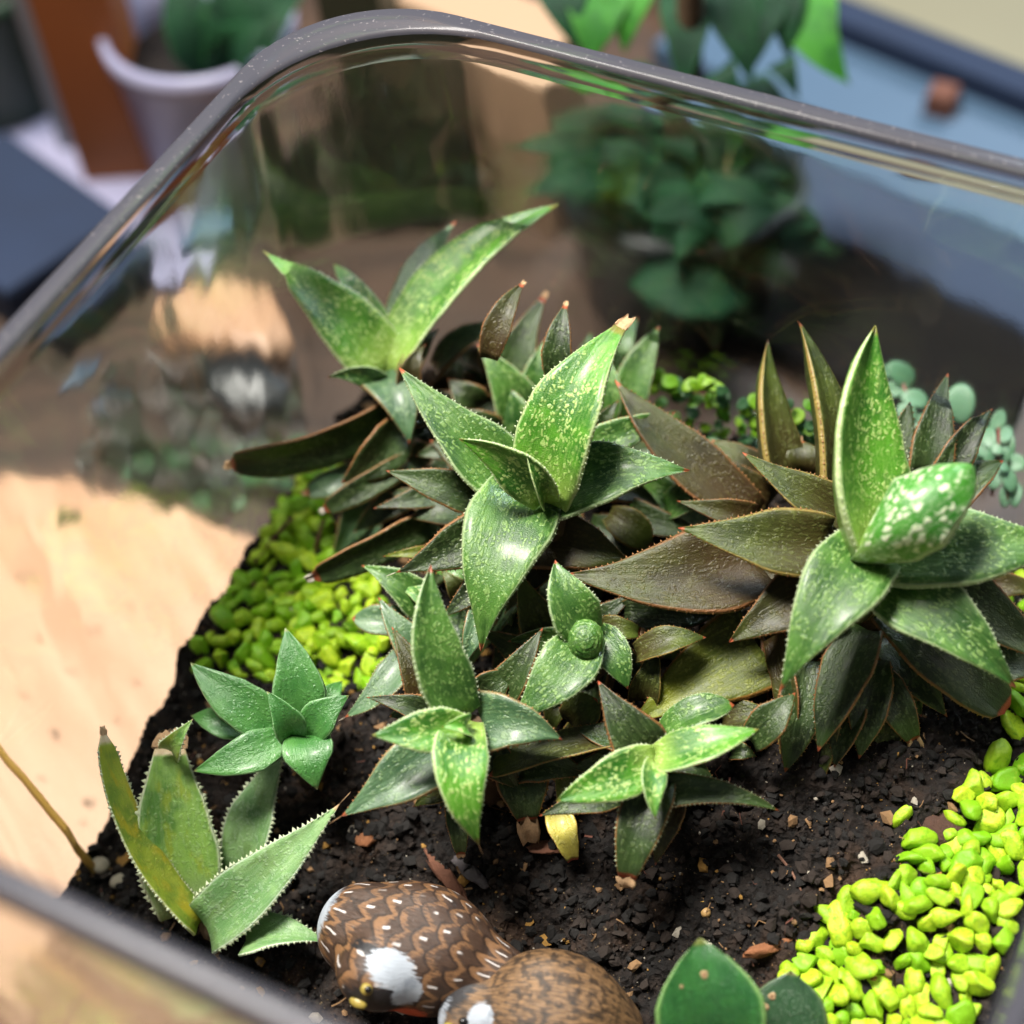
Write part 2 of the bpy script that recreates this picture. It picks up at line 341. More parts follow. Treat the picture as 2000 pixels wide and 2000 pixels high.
def build_soil():
    nx, ny = 250, 260; V = []; xs = np.linspace(ix0, ix1, nx); ys = np.linspace(iy0, iy1, ny)
    for y in ys:
        for x in xs:
            a, b = clampin(x, y); v = Vector((a, b, 0.))
            z = zsoil(a, b) + .32*noise.noise(v*1.5) + .24*abs(noise.noise(v*3.6)) + .15*noise.noise(v*8)
            V.append((a, b, z))
    Fc = [(j*nx + i, j*nx + i + 1, (j+1)*nx + i + 1, (j+1)*nx + i) for j in range(ny - 1) for i in range(nx - 1)]
    bord = [i for i in range(nx)] + [j*nx + nx - 1 for j in range(1, ny)] + [(ny-1)*nx + i for i in range(nx - 2, -1, -1)] + [j*nx for j in range(ny - 2, 0, -1)]
    b0 = len(V); V += [(V[i][0], V[i][1], -7.3) for i in bord]; n = len(bord)
    Fc += [(bord[(i+1) % n], bord[i], b0 + i, b0 + (i+1) % n) for i in range(n)]
    k = NT('potting_soil'); p = k.pos()
    n1 = k.noise(p, 220, 5, .65); n2 = k.noise(p, 60, 4); n3 = k.vor(p, 420)
    c = k.mix(k.step(n1, .35, .7), G(13, 10, 9), G(36, 27, 22)); c = k.mix(k.math('MULTIPLY', k.step(n2, .52, .72), .6), c, G(76, 56, 42))
    c = k.mix(k.math('MULTIPLY', k.step(k.noise(p, 35, 4), .58, .7), .35), c, G(52, 58, 30))
    c = k.mix(k.math('MULTIPLY', k.step(k.noise(p, 900, 2), .68, .74), .55), c, G(150, 128, 95))
    damp = k.step(k.noise(p, 22, 3), .45, .62); c = k.mix(k.math('MULTIPLY', damp, .5), c, G(14, 11, 9))
    h = k.math('ADD', k.math('MULTIPLY', n1, 1.), k.math('MULTIPLY', n3, .7))
    k.bsdf(c, .85, k.bump(h, .9, .0025), Specular_IOR_Level=.35)
    return mesh_obj('soil', V, Fc, k.m, None, (5, -8, 0)), k.m
soil, soilm = build_soil(); tag(soil, kind='structure')

ICO1 = None
def ico(sub):
    import bmesh
    bm = bmesh.new(); bmesh.ops.create_icosphere(bm, subdivisions=sub, radius=1.)
    V = np.array([v.co[:] for v in bm.verts]); Fc = [tuple(v.index for v in f.verts) for f in bm.faces]; bm.free(); return V, Fc
def in_poly(x, y, P):
    c = False; j = len(P) - 1
    for i in range(len(P)):
        if (P[i][1] > y) != (P[j][1] > y) and x < (P[j][0] - P[i][0])*(y - P[i][1])/(P[j][1] - P[i][1]) + P[i][0]: c = not c
        j = i
    return c
def crumbs(name, n, smin, smax, mats, weights, seed, squash=.7, px_poly=None, stuff=True, power=2.5):
    r = np.random.default_rng(seed); BV, BF = ico(1); BF = np.array(BF); V = []; Fc = []; mi = []; k = len(BV); cnt = 0
    while cnt < n:
        x, y = r.uniform(ix0 + .1, ix1 - .1), r.uniform(iy0 + .1, iy1 - .1); a, b = clampin(x, y)
        if abs(a - x) + abs(b - y) > 1e-6: continue
        s = smin + (smax - smin)*r.random()**power
        R3 = r.normal(size=(3, 3)); Q, _ = np.linalg.qr(R3)
        vv = BV*(1 + r.uniform(-.42, .42, (k, 1)))*np.array([1, r.uniform(.6, 1), r.uniform(.45, .9)])*s; vv = vv @ Q.T
        vv[:, 2] *= squash
        z = zsoil(x, y) + r.uniform(-.02, .16) + s*.25
        V.append(vv + [x, y, z]); Fc.append(BF + cnt*k); mi += [int(r.choice(len(mats), p=weights))]*len(BF); cnt += 1
    V = np.concatenate(V); Fc = np.concatenate(Fc)
    o = mesh_obj(name, V, Fc.tolist(), mats, None, (5, -8, 0), False, mi); tag(o, kind='stuff'); return o
c1 = simple('crumb_black', G(15, 12, 10), .9, .4, 300, .6); c2 = simple('crumb_brown', G(36, 27, 21), .9, .4, 300, .6)
c3 = simple('crumb_tan', G(128, 98, 66), .9, .35, 300, .5); c4 = simple('crumb_grit', G(160, 152, 138), .8, .2, 300, .4); c5 = simple('crumb_ochre', G(150, 112, 52), .9, .3, 300, .5)
o = crumbs('soil_crumbs', 20000, .025, .26, [c1, c2, c3, c4, c5], [.56, .36, .04, .012, .028], 3, power=4.0); tag(o, 'dark brown crumbs of loose potting soil between the plants', 'soil crumbs')
o = crumbs('soil_grit', 2600, .016, .065, [c3, c4, c5], [.5, .25, .25], 5); tag(o, 'small tan and pale grains sprinkled over the dark soil', 'grit')

def fibres(n):
    r = np.random.default_rng(11); V = []; Fc = []; mi = []
    while len(V) < n*6:
        x, y = r.uniform(ix0 + .5, ix1 - .5), r.uniform(iy0 + .5, iy1 - .5); a = r.uniform(0, 6.28); l = .15 + .5*r.random()**2; w_ = r.uniform(.012, .03); o = len(V); bend_ = r.normal(0, .5); m_ = int(r.integers(0, 3))
        for s_ in range(3):
            xx, yy = x + l*(s_/2)*math.cos(a + bend_*s_), y + l*(s_/2)*math.sin(a + bend_*s_); xx, yy = clampin(xx, yy); zz = zsoil(xx, yy) + .2 + r.uniform(0, .1)
            V += [(xx - w_*math.sin(a), yy + w_*math.cos(a), zz), (xx + w_*math.sin(a), yy - w_*math.cos(a), zz + w_)]
        for s_ in range(2): q_ = o + 2*s_; Fc.append((q_, q_ + 1, q_ + 3, q_ + 2)); mi.append(m_)
    o = mesh_obj('soil_fibres', V, Fc, [c3, c2, simple('fibre_red', G(96, 58, 46), .9, .3, 200, .2)], None, (5, -8, 0), False, mi); tag(o, 'thin tan and reddish root fibres lying loose on the dark soil', 'root fibres', None, 'stuff')
fibres(420)
# ------------------------------------------------------------------ glass tank
def glass_mats():
    k = NT('tank_glass'); p = k.pos()
    h = k.math('ADD', k.noise(k.mapv(p, (1, 1, .6)), 26, 2.0), k.math('MULTIPLY', k.noise(p, 700, 1), .004))
    g = k.n('BsdfGlass'); g.inputs['IOR'].default_value = 1.47; g.inputs['Roughness'].default_value = .07; k.set(g.inputs['Color'], (.93, .945, .94)); k.set(g.inputs['Normal'], k.bump(h, .3, .004))
    k.t.links.new(g.outputs[0], k.out.inputs[0]); a = k.m
    k = NT('tank_rim_glass'); p = k.pos()
    h = k.noise(p, 60, 3); spk = k.noise(p, 900, 2)
    b = k.bsdf(k.mix(k.step(spk, .66, .72), G(70, 70, 78), G(118, 114, 118)), .5, k.bump(h, .05, .002), Specular_IOR_Level=.1)
    g = k.n('BsdfGlass'); g.inputs['IOR'].default_value = 1.47; g.inputs['Roughness'].default_value = .16; k.set(g.inputs['Color'], (.8, .79, .8))
    mx = k.n('MixShader'); mx.inputs[0].default_value = .8
    k.t.links.new(g.outputs[0], mx.inputs[1]); k.t.links.new(b.outputs[0], mx.inputs[2]); k.t.links.new(mx.outputs[0], k.out.inputs[0])
    c2_ = NT('tank_rim_clear'); p = c2_.pos(); g = c2_.n('BsdfGlass'); g.inputs['IOR'].default_value = 1.47; g.inputs['Roughness'].default_value = .04; c2_.set(g.inputs['Color'], (.9, .9, .9)); c2_.set(g.inputs['Normal'], c2_.bump(c2_.noise(p, 40, 1), .08, .002))
    c2_.t.links.new(g.outputs[0], c2_.out.inputs[0])
    return a, k.m, c2_.m
GL, RIM, RIMC = glass_mats()
tank = empty('glass_tank', (5.5, -8, ZB + .02), 'large open topped clear glass tank with rounded corners and thick grey rim', 'terrarium')
def loops(prof, caps=(), rad=None):
    V = []; Fc = []; n = None
    for ins, z in prof:
        pts = rrect(X0 + ins, X1 - ins, Y0 + ins, Y1 - ins, rad or max(CR - ins, .5)); n = len(pts); V += [(p[0], p[1], z) for p in pts]
    for r_ in range(len(prof) - 1):
        for j in range(n): Fc.append((r_*n + j, r_*n + (j+1) % n, (r_+1)*n + (j+1) % n, (r_+1)*n + j))
    if 0 in caps: Fc.append(tuple(range(n))[::-1])
    if 1 in caps: Fc.append(tuple((len(prof)-1)*n + j for j in range(n)))
    return V, Fc
zs = ZB + .02
outer = [(.8, zs), (.35, zs + .15), (.12, zs + .6)] + [(.12, z) for z in np.linspace(zs + 2, 12.7, 8)] + [(.1, 13.0)]
V, Fc = loops(outer, (0,)); 
inner = [(.58, 13.0)] + [(WI, z) for z in np.linspace(12.7, zs + 2, 8)] + [(WI + .1, zs + 1.1), (1.4, zs + .75)]
V2, F2 = loops(inner, (1,), 5.3); b0 = len(V)
mesh_obj('wall', V + V2, Fc + [tuple(b0 + i for i in f) for f in F2], GL, tank, (5.5, -8, 2))
prof = [(.1, 13.0), (.03, 13.2), (0, 13.5), (0, 13.86), (.05, 13.96), (.12, 14.0), (.48, 14.0), (.56, 13.97), (.63, 13.86), (.64, 13.5), (.62, 13.2), (.58, 13.0)]
V, Fc = loops(prof); nl = len(V)//len(prof)
mi = [1 if (2 <= i_//nl <= 7) else 0 for i_ in range(len(Fc))]
V3 = []; rr_ = np.array(V).reshape(len(prof), nl, 3)
in_ = np.array(loops([(.58, 13.0)], (), 5.3)[0])
for r_ in range(len(prof)):                                  # the inner side follows the thicker corners of the wall
    f_ = max(0., (prof[r_][0] - .48)/.1) if r_ >= 6 else 0.; f_ = min(1., f_)
    V3.append(rr_[r_]*1.0 + np.concatenate([(in_[:, :2] - rr_[-1][:, :2])*f_, np.zeros((nl, 1))], 1))
mesh_obj('rim', np.concatenate(V3), Fc, [RIMC, RIM], tank, (5.5, -8, 13.5), True, mi)

# ------------------------------------------------------------------ succulents
RG = 'rosette succulents in the tank'
def plant(name, px, py, z, label, cat='succulent', group=RG):
    top = at(px, py, z); zz = zsoil(top[0], top[1] + .6)
    r = empty(name, (top[0], top[1] + .6, zz - .3), label, cat, group)
    tube('stem', [(top[0], top[1] + .6, zz - .3), (top[0] + .1, top[1] + .5, (zz + z)/2), top - np.array([0, -.1, .25])], .55, BARKM, r, 8, .7)
    return r
# back left, pale and spotted, leaning to the light
z = 4.2; A = plant('succulent_rosette', 754, 735, z, 'tallest pale green spotted rosette at the back left beside the glass corner')
L = lambda *a, **k: leaf(A, *a, **{'zb': z, **k})
L((755, 726), (1097, 390), 106, 'bright', near=.2, bend=46, roll=-28, shape='l', cup=.16, arch=.2)
L((772, 690), (890, 418), 74, 'blue', near=-.8, bend=14, roll=-20, shape='l', teeth='tan')
L((766, 690), (638, 502), 48, 'bright', near=-.4, bend=-8, roll=15, shape='l')
L((752, 726), (504, 484), 118, 'bright', near=.6, bend=-12, roll=12, shape='g', cup=.14)
L((742, 748), (639, 737), 42, 'mid', near=.5, bend=-6, shape='g', roll=-30)
L((752, 728), (799, 867), 112, 'blue', near=1.0, bend=10, shape='t', arch=.5, teeth='tan')
L((775, 800), (443, 903), 80, 'dark', near=.3, bend=32, roll=-48, shape='s', zb=3.4, teeth='tan', cap='tan', th=.3)
L((785, 832), (667, 943), 88, 'dark', near=.8, bend=14, roll=-35, shape='l', zb=3.2, teeth='tan', th=.25)
L((800, 900), (633, 996), 46, 'dark', near=.5, bend=6, roll=-20, shape='s', zb=2.6, teeth='tan', cap='white', th=.32)
L((712, 920), (598, 962), 46, 'blue', near=.4, bend=6, shape='s', zb=1.8, teeth='tan', cap='tan')
L((872, 962), (729, 993), 46, 'dark', near=.6, bend=4, shape='g', zb=2.8, teeth='tan')
L((850, 1012), (612, 1127), 64, 'dark', near=.7, bend=10, roll=-40, shape='s', zb=2.2, teeth='tan', cap='white', th=.36)
L((800, 760), (832, 672), 44, 'brown', near=.2, bend=8, shape='g', teeth='tan')
L((790, 742), (858, 642), 40, 'dark', near=-.8, bend=5, shape='g', teeth='tan')
L((905, 880), (812, 890), 40, 'dark', near=.4, shape='l', zb=2.6, teeth='tan')
L((860, 990), (760, 962), 52, 'dark', near=.0, shape='g', zb=1.8, teeth='tan')

# dark rosette behind the middle one
z = 2.8; K = plant('succulent_rosette', 1010, 790, z, 'dark brownish green rosette half hidden behind the centre rosette')
L = lambda *a, **k: leaf(K, *a, **{'zb': z, 'teeth': 'tan', **k})
L((955, 700), (1020, 556), 50, 'brown', near=-.3, bend=8, shape='c', cap='tan', db=50.5)
L((985, 790), (1061, 582), 66, 'dark', near=.2, bend=8, shape='c', cap='tan')
L((1085, 740), (1104, 598), 52, 'dark', near=0, bend=4, shape='c', cap='tan', db=50.5)
L((1020, 815), (932, 672), 78, 'mid', near=.6, bend=-6, shape='g')
L((852, 722), (999, 632), 62, 'dark', near=.3, bend=16, roll=-35, shape='l', zb=3.2)
L((1044, 800), (1064, 662), 62, 'mid', near=.3, bend=4, shape='g')
L((975, 712), (1020, 676), 26, 'mid', near=.5, shape='r')
L((1196, 730), (1251, 612), 48, 'mid', near=-.3, bend=6, shape='l', zb=2.2)
L((1215, 830), (1293, 628), 64, 'mid', near=.2, bend=8, shape='l', zb=2.2)
L((1170, 830), (1185, 690), 66, 'mid', near=.4, bend=-4, shape='l')
L((1160, 870), (1208, 782), 52, 'dark', near=.6, bend=4, shape='g')
L((930, 800), (875, 740), 66, 'dark', near=.2, shape='g')
L((960, 850), (890, 800), 60, 'dark', near=.2, shape='g')
L((1150, 720), (1160, 640), 40, 'mid', near=.0, shape='g', zb=1.5)
L((1110, 800), (1130, 720), 50, 'dark', near=.2, shape='g', zb=2.)

# centre
z = 5.0; B = plant('succulent_rosette', 1062, 985, z, 'large green star shaped rosette at the centre with one tall folded scarred leaf')
L = lambda *a, **k: leaf(B, *a, **{'zb': z, **k})
L((1105, 890), (1320, 805), 60, 'mid', near=-.3, bend=-6, roll=10, shape='l', zb=4.2, teeth='tan')
L((1000, 945), (780, 719), 132, 'mid', near=.4, bend=10, roll=10, shape='t', zb=4.6, arch=.5)
L((1085, 968), (1347, 919), 128, 'mid', near=.6, bend=16, roll=-14, shape='g', zb=4.6, arch=.5)
L((935, 972), (754, 919), 72, 'dark', near=.2, bend=4, shape='g', zb=4.0, teeth='tan')
L((955, 1030), (774, 1118), 88, 'dark', near=.5, bend=10, roll=-14, shape='g', zb=4.0, teeth='tan', cap='white')
L((1060, 1050), (1232, 1100), 122, 'brown', near=.2, shape='t', zb=3.4, teeth='tan')
L((1190, 1005), (1272, 1066), 62, 'olive', near=.2, shape='r', zb=2.6, teeth='tan')
L((1110, 1060), (985, 1200), 62, 'brown', near=-.2, bend=-6, shape='g', zb=3.2, teeth='tan')
L((960, 1120), (859, 1209), 52, 'dark', near=.3, bend=6, shape='g', zb=3., teeth='tan')
L((870, 1083), (747, 1087), 28, 'lime', near=.3, shape='g', zb=2.6, teeth='tan')
L((830, 1190), (706, 1104), 66, 'mid', near=.2, bend=-8, shape='g', zb=1.8)
L((850, 1180), (782, 1148), 44, 'bright', near=.2, shape='g', zb=1.9, teeth=None)
L((930, 1110), (850, 1120), 60, 'mid', near=.1, shape='g', zb=2.4)
L((905, 1170), (860, 1110), 42, 'olive', near=.2, shape='g', zb=2., teeth='tan')
L((830, 1215), (688, 1207), 56, 'blue', near=.2, bend=6, shape='r', zb=1.2, teeth='tan')
L((948, 1190), (904, 1302), 50, 'blue', near=.3, shape='g', zb=2.6, teeth='tan')
L((880, 1200), (915, 1290), 50, 'mid', near=.2, shape='g', zb=1.6)
L((1000, 1200), (1000, 1196), 10, 'dark', near=.2, shape='g', zb=2.6, teeth=None)
L((1010, 1090), (1050, 1195), 60, 'dark', near=.1, shape='g', zb=2.8, teeth='tan')
L((1030, 962), (939, 1272), 158, 'mid', near=1.0, bend=-16, shape='g', arch=1.0, cup=.06, zb=4.9, twist=14)
L((1066, 980), (1212, 640), 142, 'bright', near=.6, bend=26, roll=-8, shape='c', arch=1.0, cup=.2, cap='tan', twist=-12)
L((1066, 980), (896, 857), 82, 'bright', near=1.3, bend=-14, roll=-38, shape='l', cup=.22, zb=5.3)
L((1064, 978), (1027, 882), 50, 'bright', near=1.3, roll=35, shape='l', cup=.35, zb=5.3, teeth=None)

# right, the big one
z = 5.4; Rr = plant('succulent_rosette', 1700, 1085, z, 'biggest rosette at the right with brown lower leaves and a white flecked inner leaf')
L = lambda *a, **k: leaf(Rr, *a, **{'zb': z, **k})
L((1532, 930), (1501, 660), 104, 'olive', near=-.6, bend=10, roll=46, shape='t', zb=3.4, teeth='tan', th=.36, cup=.2)
L((1640, 985), (1559, 625), 118, 'olive', near=-.4, bend=-20, roll=46, shape='t', zb=3.6, teeth='tan', th=.36, cup=.2)
L((1815, 925), (1855, 720), 82, 'dark', near=-.8, bend=5, shape='t', zb=4., teeth='tan', roll=10)
L((1850, 930), (1944, 789), 64, 'dark', near=-.6, bend=5, shape='t', zb=4., teeth='tan', roll=10)
L((1565, 925), (1566, 862), 62, 'brown', near=.2, shape='r', zb=3., teeth='tan', cap='tan')
L((1475, 1010), (1201, 742), 104, 'brown', near=-.3, bend=18, roll=18, shape='l', zb=2.8, teeth='tan', th=.25)
L((1475, 1012), (1322, 978), 52, 'brown', near=.2, bend=6, shape='g', zb=3.2, teeth='tan')
L((1650, 1010), (1450, 884), 82, 'olive', near=.2, bend=8, roll=12, shape='g', zb=4.6, teeth='tan')
L((1480, 1095), (1104, 1122), 160, 'brown', near=.5, bend=26, roll=6, shape='g', zb=3.4, teeth='tan', arch=.4)
L((1620, 1070), (1324, 1031), 122, 'olive', near=.3, bend=8, roll=0, shape='g', zb=4.6, teeth='tan')
L((1600, 1150), (1424, 1254), 128, 'brown', near=.3, shape='t', zb=3.6, teeth='tan')
L((1480, 1262), (1235, 1410), 168, 'lime', near=.4, shape='t', zb=1.8, teeth='tan', arch=.3)
L((1474, 1230), (1528, 1560), 66, 'brown', near=.2, bend=-14, roll=52, shape='s', zb=1.6, teeth='tan', cap='tan', th=.3)
L((1515, 1240), (1545, 1420), 60, 'brown', near=.5, bend=4, roll=45, shape='s', zb=2.4, teeth='tan', th=.3)
L((1590, 1330), (1566, 1556), 108, 'olive', near=.0, shape='b', zb=1.4, teeth='tan', cap='tan')
L((1575, 1290), (1533, 1508), 88, 'dark', near=.3, bend=6, shape='l', zb=2.2, teeth='tan', roll=-18)
L((1740, 1180), (1968, 1384), 108, 'dark', near=.2, bend=-10, shape='s', zb=3.2, teeth='tan')
L((1830, 1130), (2060, 1300), 104, 'dark', near=.1, shape='g', zb=3.8, teeth='tan')
L((1860, 1170), (2040, 1230), 60, 'brown', near=-.3, shape='g', zb=3., teeth='tan')
L((1715, 1320), (1784, 1446), 64, 'dark', near=.1, shape='b', zb=1.6, teeth='tan', cap='long')
L((1720, 1330), (1735, 1487), 66, 'olive', near=.0, shape='b', zb=1.2, teeth='tan')
L((1712, 1290), (1678, 1482), 74, 'dark', near=.2, shape='l', zb=2., teeth='tan')
L((1695, 1230), (1598, 1468), 94, 'dark', near=.5, bend=-6, shape='l', zb=3., teeth='tan', roll=20)
L((1725, 1130), (1983, 1343), 132, 'mid', near=.7, bend=8, shape='g', zb=4.6, arch=.7)
L((1690, 1100), (1650, 1240), 110, 'brown', near=-.6, shape='g', zb=3.6, teeth='tan')
L((1720, 1060), (2100, 1058), 158, 'mid', near=.3, bend=-18, shape='g', roll=-6, arch=.7, cup=.04)
L((1705, 1070), (1523, 1352), 142, 'mid', near=1.0, bend=-10, shape='g', arch=.9, cup=.08)
L((1700, 1075), (1709, 636), 172, 'bright', near=.3, bend=26, roll=44, shape='l', cup=.3, arch=.3, th=.3)
L((1735, 1010), (1872, 903), 56, 'bright', near=.8, bend=6, shape='l', zb=5.6, roll=-20)
L((1712, 1072), (1902, 910), 140, 'spotty', near=1.4, bend=-4, roll=172, shape='r', zb=5.7, arch=1.1, cup=.3, th=.3, teeth='pale')

# small closed rosette
z = 3.2; D = plant('succulent_rosette', 1142, 1255, z, 'small green rosette with a tight round bud, between the centre and the yellowish leaf')
L = lambda *a, **k: leaf(D, *a, **{'zb': z, **k})
L((1172, 1230), (1250, 1236), 46, 'olive', near=.2, shape='b', teeth='tan', zb=2.4, cap='tan')
L((1255, 1370), (1287, 1254), 54, 'olive', near=.2, shape='g', teeth='tan', zb=1.2)
L((1314, 1290), (1350, 1226), 34, 'mid', near=.1, shape='g', zb=1.)
L((1116, 1414), (1166, 1366), 72, 'olive', near=.3, shape='r', teeth='tan', zb=.9, th=.35)
L((975, 1365), (1060, 1226), 78, 'dark', near=.3, bend=-4, shape='t', zb=1.8, teeth='tan', roll=-12)
L((1165, 1235), (1226, 1346), 66, 'mid', near=.4, bend=6, shape='l', zb=2.9, teeth='pale')
L((1160, 1258), (1150, 1340), 54, 'dark', near=-.2, shape='g', zb=2.0, teeth='tan')
L((1110, 1290), (1200, 1330), 54, 'dark', near=-.5, shape='g', zb=1.6, teeth='tan')
L((1150, 1240), (1084, 1094), 92, 'mid', near=.3, bend=10, shape='l', arch=.5, cup=.14, roll=10)
L((1152, 1240), (1003, 1406), 100, 'mid', near=.8, bend=12, shape='l', arch=.6, cup=.1)
def bud(root, px, py, zz, rpx):
    c = at(px, py, zz); d = dep(c); rr = rpx*d/F; view = unit(CAM - c); a = unit(np.cross(view, [0, 0, 1.])); b2 = np.cross(a, view)
    V = []; n = 20; m_ = 26; ST = []; Cm = []
    for i in range(m_):
        q = i/(m_ - 1); th_ = q*math.pi*.62
        for j in range(n):
            an = 2*math.pi*j/n; rad = rr*math.sin(th_)*(1 + .05*math.sin(q*46 + .9*an)); V.append(c + (a*math.cos(an)*rad + b2*math.sin(an)*rad*1.12) + view*rr*1.1*(math.cos(th_) - .2 + .02*math.sin(q*46 + .9*an)))
            ST.append((.5, .5*q)); Cm.append((j*.1, q))
    Fc = [(i*n + j, (i+1)*n + j, (i+1)*n + (j+1) % n, i*n + (j+1) % n) for i in range(m_ - 1) for j in range(n)]
    return mesh_obj('bud', V, Fc, LM['mid'], root, c, True, None, {'ST': ST, 'CM': Cm})
bud(D, 1143, 1250, 3.55, 36)

# front left of the middle
z = 3.0; E = plant('succulent_rosette', 912, 1415, z, 'upright rosette before the centre with a glossy drooping leaf cut at its tip')
L = lambda *a, **k: leaf(E, *a, **{'zb': z, **k})
L((830, 1375), (765, 1224), 56, 'brown', near=-.2, shape='g', zb=1.6, teeth='tan', bend=-5)
L((850, 1395), (716, 1362), 44, 'dark', near=.1, shape='g', zb=1.6, teeth='tan')
L((800, 1265), (674, 1401), 62, 'blue', near=.5, bend=18, shape='l', zb=1.6, roll=20, teeth='pale', cap='white')
L((810, 1300), (730, 1330), 56, 'mid', near=.3, shape='g', zb=1., teeth='tan')
L((866, 1545), (808, 1576), 38, 'olive', near=.1, shape='g', zb=.5, teeth='tan')
L((890, 1560), (900, 1668), 40, 'dark', near=.1, shape='b', zb=.6, teeth='tan', cap='tan')
L((1016, 1490), (1030, 1600), 88, 'dark', near=.3, shape='b', zb=.6, teeth='tan', cap='long', label='greyish rounded leaf with a torn dry tip')
L((1085, 1580), (1119, 1680), 50, 'yellow', near=.2, shape='b', zb=.0, teeth=None, label='withered yellow leaf')
L((940, 1412), (1098, 1445), 112, 'blue', near=.4, bend=8, shape='t', zb=2.6, teeth='tan', roll=10)
L((880, 1450), (667, 1594), 116, 'blue', near=.6, bend=6, shape='g', zb=2.3, teeth='tan', cap='tan')
L((911, 1400), (841, 1104), 104, 'mid', near=.8, bend=30, roll=24, shape='l', arch=.5, cup=.16)
L((910, 1405), (935, 1650), 98, 'bright', near=1.0, bend=-20, roll=-12, shape='l', arch=1.1, cup=.14, cap='tan', label='glossy leaf with a cut tan tip')
L((912, 1424), (726, 1436), 78, 'bright', near=.9, bend=4, roll=-8, shape='l', zb=3.2, cup=.2)
L((908, 1424), (862, 1420), 40, 'bright', near=.7, shape='l', zb=3.3, cup=.35, teeth=None)

# front right of the middle
z = 2.4; Fp = plant('succulent_rosette', 1278, 1488, z, 'low bright green rosette at the front of the clump over bare soil')
L = lambda *a, **k: leaf(Fp, *a, **{'zb': z, **k})
L((1200, 1440), (952, 1510), 62, 'olive', near=.3, bend=-6, shape='s', zb=1.3, teeth='tan', roll=30)
L((1430, 1468), (1478, 1478), 34, 'dark', near=.1, shape='g', zb=1., teeth='tan')
L((1290, 1440), (1434, 1377), 66, 'mid', near=.4, bend=12, shape='r', zb=1.6, roll=-26)
L((1270, 1480), (1168, 1330), 94, 'dark', near=.1, bend=6, shape='g', zb=1.9, teeth='tan')
L((1205, 1550), (1053, 1594), 56, 'dark', near=.2, shape='g', zb=1., teeth='tan')
L((1300, 1545), (1522, 1584), 60, 'dark', near=.2, bend=12, shape='t', zb=1.6, teeth='pale')
L((1312, 1560), (1280, 1690), 56, 'brown', near=.1, shape='g', zb=.9, teeth='tan')
L((1284, 1520), (1224, 1714), 86, 'dark', near=.6, bend=-4, shape='b', zb=1.7, cap='tan', arch=.5)
L((1276, 1484), (1482, 1424), 84, 'bright', near=.6, bend=-6, roll=-26, shape='l', cup=.2, arch=.4)
L((1282, 1482), (1086, 1564), 84, 'bright', near=.6, bend=8, roll=-14, shape='l', cup=.16, arch=.4)
L((1281, 1490), (1280, 1600), 48, 'bright', near=.9, bend=-6, roll=-20, shape='l', cup=.25, zb=2.6)

def fillers(root, items):
    for b, t, wp, mt, zb in items: leaf(root, b, t, wp, mt, zb=zb, near=random.uniform(0, .4), bend=random.uniform(-8, 8), shape=random.choice(['g', 't', 'l']), teeth='tan', roll=random.uniform(-20, 20))
fillers(B, [((1120, 1040), (1170, 1180), 84, 'dark', 2.2), ((1150, 1030), (1300, 1120), 80, 'dark', 1.8), ((1180, 1040), (1330, 1060), 70, 'brown', 1.6), ((1040, 1100), (1120, 1230), 70, 'dark', 1.6), ((960, 1100), (1010, 1240), 66, 'dark', 1.4), ((900, 1060), (830, 1160), 70, 'dark', 1.6), ((940, 1000), (800, 1010), 70, 'dark', 2.6), ((980, 880), (850, 830), 80, 'dark', 2.4), ((1140, 940), (1290, 990), 80, 'dark', 2.6), ((1180, 900), (1300, 870), 60, 'dark', 1.8), ((1010, 1150), (960, 1330), 60, 'dark', 1.2), ((1080, 1150), (1090, 1290), 60, 'olive', 1.2), ((1110, 900), (1260, 850), 70, 'mid', 2.6)])
fillers(A, [((820, 800), (730, 850), 60, 'dark', 2.6), ((840, 840), (760, 930), 60, 'dark', 2.), ((860, 780), (900, 700), 60, 'brown', 2.), ((830, 940), (690, 1040), 56, 'dark', 1.6), ((800, 770), (880, 860), 70, 'dark', 2.2)])
fillers(Rr, [((1560, 1050), (1400, 1040), 90, 'brown', 2.4), ((1560, 1180), (1380, 1330), 100, 'brown', 1.8), ((1560, 1230), (1460, 1440), 90, 'brown', 1.4), ((1640, 1240), (1560, 1420), 90, 'brown', 1.8), ((1740, 1240), (1850, 1400), 90, 'dark', 2.), ((1690, 1250), (1640, 1430), 80, 'brown', 1.6), ((1600, 960), (1500, 850), 80, 'brown', 2.4), ((1720, 960), (1780, 780), 90, 'dark', 3.), ((1800, 1100), (1950, 1210), 80, 'brown', 2.6), ((1520, 1130), (1330, 1200), 90, 'brown', 1.8), ((1820, 1010), (1960, 900), 80, 'dark', 3.), ((1660, 960), (1640, 800), 90, 'dark', 3.)])
fillers(D, [((1120, 1270), (1060, 1370), 60, 'dark', 1.6), ((1180, 1270), (1260, 1330), 60, 'dark', 1.2), ((1100, 1350), (1080, 1440), 50, 'olive', .6), ((1150, 1230), (1240, 1160), 56, 'dark', 1.4)])
fillers(E, [((930, 1380), (1010, 1310), 66, 'dark', 1.6), ((880, 1430), (790, 1500), 60, 'dark', 1.2), ((930, 1460), (1010, 1540), 66, 'dark', 1.2), ((880, 1350), (850, 1270), 66, 'dark', 1.4)])
fillers(Fp, [((1300, 1470), (1400, 1530), 50, 'dark', 1.), ((1250, 1500), (1160, 1520), 56, 'dark', 1.2), ((1300, 1450), (1380, 1400), 60, 'dark', .8), ((1250, 1450), (1120, 1420), 60, 'dark', 1.)])

